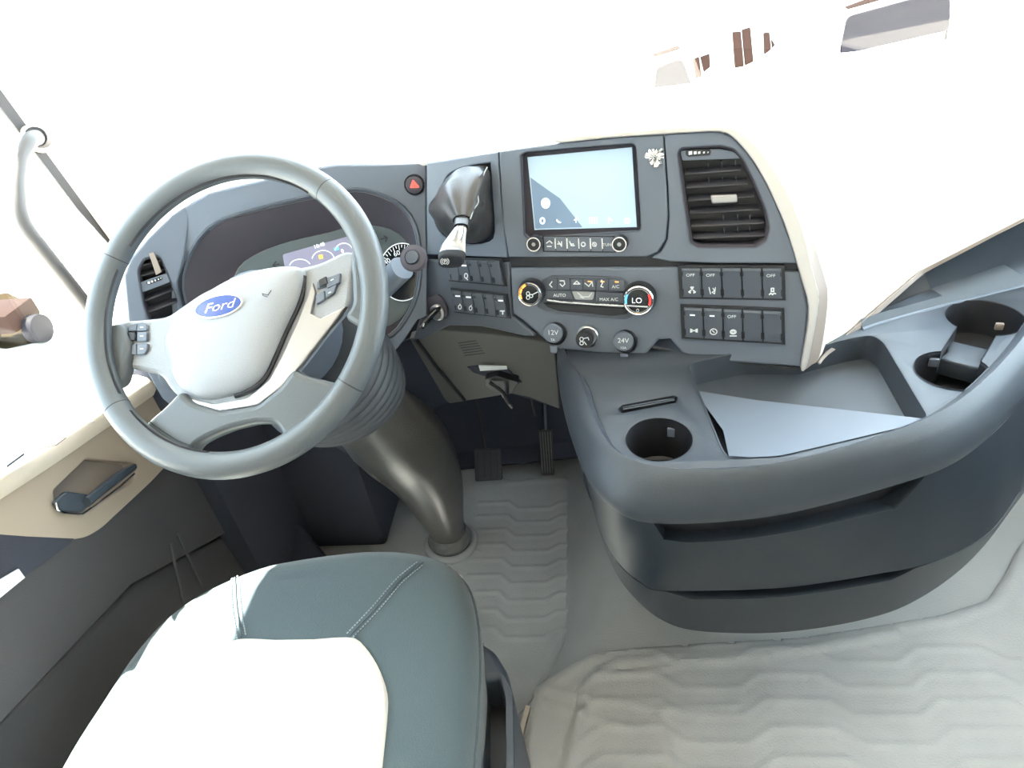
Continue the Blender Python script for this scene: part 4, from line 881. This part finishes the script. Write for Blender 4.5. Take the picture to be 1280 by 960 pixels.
# plastic side cover with lever recess
xs = -.205
PSd = Pl((xs, 0, .45), (.0, 0, 1), up=(0, 1, 0))
plate('side_cover', [(596, 798), (618, 812), (634, 838), (642, 872), (643, 960), (643, 1080), (590, 1080)], PSd, 'plastic', seat, th=.30, off=.03, bev=.012, r=.01,
      holes=[[(604, 850), (621, 848), (631, 866), (632, 1040), (601, 1040)]], hr=.004)
plate('lever_recess', [(600, 845), (634, 845), (636, 1050), (598, 1050)], PSd, 'black', seat, th=.01, off=-.05)
box('seat_base', (-.53, .4, .2), (.42, .5, .34), 'black', seat, bev=.02)
loft('seat_back', [circ(V((-.53, -.12+.25*t, .55+.75*(1-t) if 0 else .5+.8*t*0)), V((1, 0, 0)), V((0, 1, 0)), .25, 32, .06, pw=.6) if 0 else circ(V((-.53, -.10-.16*t, .50+.42*t)), V((1, 0, 0)), V((0, 1, 0)), .25-.03*t, 32, .055, pw=.6) for t in (0, .25, .5, .75, 1)], 'fabric', seat, closed=True, cap=True)

# ================================================================= MATS AND PEDALS
def segd(p, a, c):
    d = c-a; t = max(0, min(1, (p-a).dot(d)/max(1e-9, d.length_squared))); return (p-(a+d*t)).length
def reliefmat(name, outline, zf, lines, th, label, nx=170, ridge=None):
    P = [V(p) for p in outline]; x0, x1 = min(p.x for p in P), max(p.x for p in P); y0, y1 = min(p.y for p in P), max(p.y for p in P)
    ny = int(nx*(y1-y0)/(x1-x0)); b_ = bmesh.new(); G = {}
    def inside(p):
        c = False; j = len(P)-1
        for i in range(len(P)):
            if (P[i].y > p.y) != (P[j].y > p.y) and p.x < (P[j].x-P[i].x)*(p.y-P[i].y)/(P[j].y-P[i].y)+P[i].x: c = not c
            j = i
        return c
    def vert(i, j):
        if (i, j) not in G:
            p = V((x0+(x1-x0)*i/nx, y0+(y1-y0)*j/ny)); z = zf(p.x, p.y) + th
            for ln, wd, h in lines:
                dm = min(segd(p, a, c) for a, c in zip(ln, ln[1:]))
                if dm < wd: z += h*(1-(dm/wd)**2)
            e = min(segd(p, P[k-1], P[k]) for k in range(len(P)))
            z += .003*max(0, 1-abs(e-.018)/.013)**.7 + .0015*noise.noise(V((p.x*9, p.y*9, 2)))
            if e < .004: z -= th*.6
            G[(i, j)] = b_.verts.new((p.x, p.y, z))
        return G[(i, j)]
    for i in range(nx):
        for j in range(ny):
            if inside(V((x0+(x1-x0)*(i+.5)/nx, y0+(y1-y0)*(j+.5)/ny))): b_.faces.new((vert(i, j), vert(i+1, j), vert(i+1, j+1), vert(i, j+1)))
    for v in {v for e in b_.edges if len(e.link_faces) == 1 for v in e.verts}:
        best = None
        for k in range(len(P)):
            a, c = P[k-1], P[k]; d = c-a; t = max(0, min(1, (v.co.xy-a).dot(d)/max(1e-9, d.length_squared))); q = a+d*t
            if best is None or (q-v.co.xy).length < best[0]: best = ((q-v.co.xy).length, q)
        if best[0] < 1.2*(x1-x0)/nx: v.co.x, v.co.y = best[1]
    ed = [e for e in b_.edges if len(e.link_faces) == 1]; r = bmesh.ops.extrude_edge_only(b_, edges=ed)
    for v in r['geom']:
        if isinstance(v, bmesh.types.BMVert): v.co.z -= th*.7
    return tag(obj(name, b_, 'mat'), label, 'floor mat')
def cheb(x0, x1, y0, y1, step, amp, per):
    L = []; y = y0
    while y < y1:
        ln = []; x = x0; k = 0
        while x <= x1:
            ln.append(V((x, y + (amp if k % 4 in (1, 2) else 0)))); x += per*(.75 if k % 2 else .25); k += 1
        L.append((ln, .010, .0028)); y += step
    return L
zt = lambda x, y: fh(x, y)
mo = [H(x, y, 'z', .165).xy for x, y in ((640, 1010), (650, 960), (658, 905), (669, 856), (690, 842), (712, 828), (735, 815), (805, 806), (900, 800), (1000, 794), (1100, 779), (1180, 765), (1235, 747), (1258, 715), (1275, 680), (1340, 600))]
mo = mo + [V((1.3, 1.25)), V((1.3, .3)), V((-.24, .3))]
lines = cheb(-.1, 1.2, .45, .88, .055, .03, .16)
lines += [([H(*p, 'z', .17).xy for p in ((710, 960), (722, 900), (735, 855), (748, 836), (775, 826), (830, 820), (900, 818), (1010, 808), (1120, 790))], .014, .006)]
lines += [([H(*p, 'z', .17).xy for p in q], .011, .003) for q in (((683, 858), (740, 872), (830, 884), (920, 880)), ((680, 876), (740, 895), (790, 908)), ((745, 843), (800, 838), (860, 826), (960, 820)), ((820, 894), (832, 925), (842, 955)), ((960, 820), (1000, 812), (1080, 800), (1095, 808)))]
# wide folded bands
reliefmat('tunnel_mat', mo, lambda x, y: .152, lines, .010, 'grey embossed rubber mat over the raised engine tunnel below the console', nx=270)
fo = [H(x, y, 'z', .006).xy for x, y in ((455, 720), (470, 640), (500, 600), (560, 575), (640, 600), (705, 595), (722, 600), (728, 660), (727, 740), (712, 800), (690, 838), (660, 880), (640, 900), (600, 860), (560, 790))]
fl_ = []
for k in range(9):
    y = 1.0 + k*.055; fl_.append(([V((-.42, y+.03)), V((-.33, y+.03)), V((-.30, y)), V((-.20, y)), V((-.17, y+.02)), V((-.13, y+.02))], .009, .0028))
for k in range(4): fl_.append(([V((-.70+k*.06, 1.10+k*.03)), V((-.62+k*.06, 1.20+k*.03)), V((-.55+k*.05, 1.22+k*.02))], .006, .0035))
reliefmat('footwell_mat', fo, lambda x, y: .002, fl_, .008, 'grey ribbed rubber mat in the driver footwell around the column foot', nx=150)
def clipless(): pass
box_c = H(647, 915, 'z', .03)
tag(box('torn_mat_edge', H(652, 915, 'z', .14), (.012, .11, .012), 'yellow' if 0 else 'cream', bev=.004, R=M.Rotation(-.2, 3, 'Z')), 'pale torn foam edge under the left corner of the tunnel mat', 'foam strip')

pe = thing('accelerator_pedal', 'long ribbed accelerator pedal on the footwell floor left of the console', 'pedal', H(690, 592, 'z', 0), 'foot pedals')
pa, pb_ = H(685, 594, 'z', .012), H(681, 537, 'z', .16)
dv = (pb_-pa); wd = V((1, 0, 0)); nrm = dv.cross(wd).normalized()
if nrm.y > 0: nrm = -nrm
PA = Pl((pa+pb_)/2, nrm, up=dv)
plate('pedal_plate', [(-.021, -dv.length/2), (.021, -dv.length/2), (.021, dv.length/2), (-.021, dv.length/2)], PA, 'rubber', pe, th=.012, uv=True, r=.006, bev=.002)
for i in range(5):
    x = -.016+.008*i; tube('rib', [PA.w(x, -dv.length*.45, .001), PA.w(x, dv.length*.45, .001)], .0018, 'dirt', pe, seg=6)
tube('pedal_arm', [pb_, pb_+V((0, .12, .12)), pb_+V((0, .25, .35))], .008, 'black', pe, seg=8)
pe = thing('brake_pedal', 'square dark brake pedal hanging beside the steering column foot', 'pedal', H(610, 590, 'z', .05), 'foot pedals')
PBk = Pl(H(608, 580, 'y', 1.55), (0, -.8, .6))
plate('pedal_plate', [(592, 561), (625, 561), (628, 600), (594, 602)], PBk, 'rubber', pe, th=.014, r=.006, bev=.003)
for i in range(4): ink('tread_groove', [[(597+i*8, 565), (598+i*8, 597)]], PBk, 'black', pe, wpx=1.5)
tube('pedal_arm', [PBk.hit(608, 566, -.01), H(603, 530, 'y', 1.6), H(596, 500, 'y', 1.62)], .004, 'rubber', pe, seg=8)
ug = thing('diagnostic_bracket', 'dark bracket and cable hanging below the footwell cover', 'bracket', PO.hit(625, 490))
tube('cable', cat([PO.hit(*p, o) for p, o in (((612, 478), .02), ((628, 490), .03), ((633, 500), .02), ((639, 508), .0))], 4), .004, 'black', ug, seg=8)
plate('bracket', [(606, 474), (622, 470), (648, 478), (640, 492), (622, 492), (608, 484)], PO, 'black', ug, th=.02, off=.016, r=.004)
tube('rod', [PO.hit(628, 494, .02), PO.hit(640, 510, .01)], .0022, 'satin', ug, seg=6)
tube('rod', [H(664, 497, 'y', 1.3), H(669, 520, 'y', 1.3)], .003, 'rubber', ug, seg=6)

# ================================================================= OUTSIDE
GZ = -1.4
b = bmesh.new(); bmesh.ops.create_grid(b, x_segments=2, y_segments=2, size=60)
for v in b.verts: v.co.z = GZ
g_ = struct(obj('ground', b, 'concrete'))
def parked(name, label, bl, br, tl, trr, y, cab_h, col='paint'):
    """white van standing in the yard: body and one dark screen"""
    p = [H(*q, 'y', y) for q in (tl, trr, br, bl)]; cx = (p[0].x+p[1].x)/2; wd = (p[1]-p[0]).length
    t = thing(name, label, 'van', (cx, y, GZ), 'white vans parked outside'); zt_, zb = max(p[0].z, p[1].z)+.12, min(p[2].z, p[3].z)
    W = wd*1.18/2
    pr = [(y-1.1, GZ+.35), (y-1.15, zb-.25), (y-.75, zb-.04), (y, zb-.02), (y+.02, zt_), (y+1.5, zt_+.03), (y+1.6, GZ+.35)]
    L = [V((cx-W, a, z)) for a, z in pr]; R = [V((cx+W, a, z)) for a, z in pr]
    b_ = bmesh.new(); l = [b_.verts.new(v) for v in L]; r = [b_.verts.new(v) for v in R]
    for i in range(len(pr)): j = (i+1) % len(pr); b_.faces.new((l[i], l[j], r[j], r[i]))
    b_.faces.new(l); b_.faces.new(r); bmesh.ops.bevel(b_, geom=b_.edges[:], offset=.05, segments=2, affect='EDGES')
    obj('body', b_, col, t); py_ = Pl((0, y-.01, 0), (0, -1, 0))
    plate('windscreen', [tl, trr, br, bl], py_, 'carglass', t, th=.03, off=.03, r=.06, bev=.005)
    for sx in (-1, 1):
        for yy in (y-.4, y+1.1): rev('wheel', [(.3, -.1), (.33, -.08), (.33, .08), (.3, .1), (.02, .11)], (cx+sx*W*.85, yy, GZ+.33), (sx, 0, 0), 'rubber', t, seg=20)
    return t
v = parked('parked_van', 'small white van outside, nearest the top centre of the windscreen', (817, 124), (867, 113), (820, 85), (853, 73), 7.3, 1.8)
plate('roof_visor', [(816, 68), (848, 57), (852, 61), (817, 72)], Pl((0, 7.25, 0), (0, -1, 0)), 'brick', v, th=.03, off=.02)
v = parked('parked_van', 'large white van outside at the top right, wide dark screen', (1050, 69), (1187, 38), (1059, 21), (1188, -14), 8.5, 2)
plate('roof_visor', [(1056, 9), (1080, 0), (1188, -30), (1188, -24), (1088, 4), (1060, 12)], Pl((0, 8.45, 0), (0, -1, 0)), 'brick', v, th=.03, off=.02)
wh = thing('white_shed', 'bright white shed across the yard with red-brown shutters', 'shed', (6, 10.75, GZ))
box('wall', (6, 10.75, .1), (14, .3, 3.0), 'paint', wh)
PY = Pl((0, 10.6, 0), (0, -1, 0))
for q in ([(916, 41), (926, 40), (930, 83), (919, 85)], [(928, 38), (938, 35), (942, 77), (932, 82)], [(866, 75), (874, 72), (877, 96), (870, 98)], [(876, 72), (887, 68), (888, 84), (880, 90)], [(955, 42), (962, 41), (964, 62), (956, 68)], [(965, 50), (969, 56), (966, 60)], [(1016, 38), (1025, 36), (1025, 50), (1015, 52)]):
    plate('shutter', q, PY, 'brick', wh, th=.06, off=.06)
# things seen through the driver's window
sp_ = H(30, 430, 'z', GZ)
b = bmesh.new()
rr_ = [b.verts.new(H(x, y, 'z', GZ+.01)) for x, y in ((-60, 372), (10, 366), (38, 380), (52, 404), (44, 428), (8, 436), (-60, 430))]; b.faces.new(rr_)
struct(obj('ground_patch', b, 'sand'))
cart = thing('parked_trailer', 'low grey utility trailer parked in the yard, seen through the driver window', 'trailer', sp_)
cp_ = H(2, 396, 'z', GZ+.3)
box('bed', cp_, (.5, .4, .2), 'brick', cart, bev=.04)
for sx in (-.3, .3): rev('wheel', [(.10, -.06), (.14, -.05), (.14, .05), (.10, .06)], cp_ + V((sx, 0, -.16)), (1, 0, 0), 'carglass', cart, seg=20)
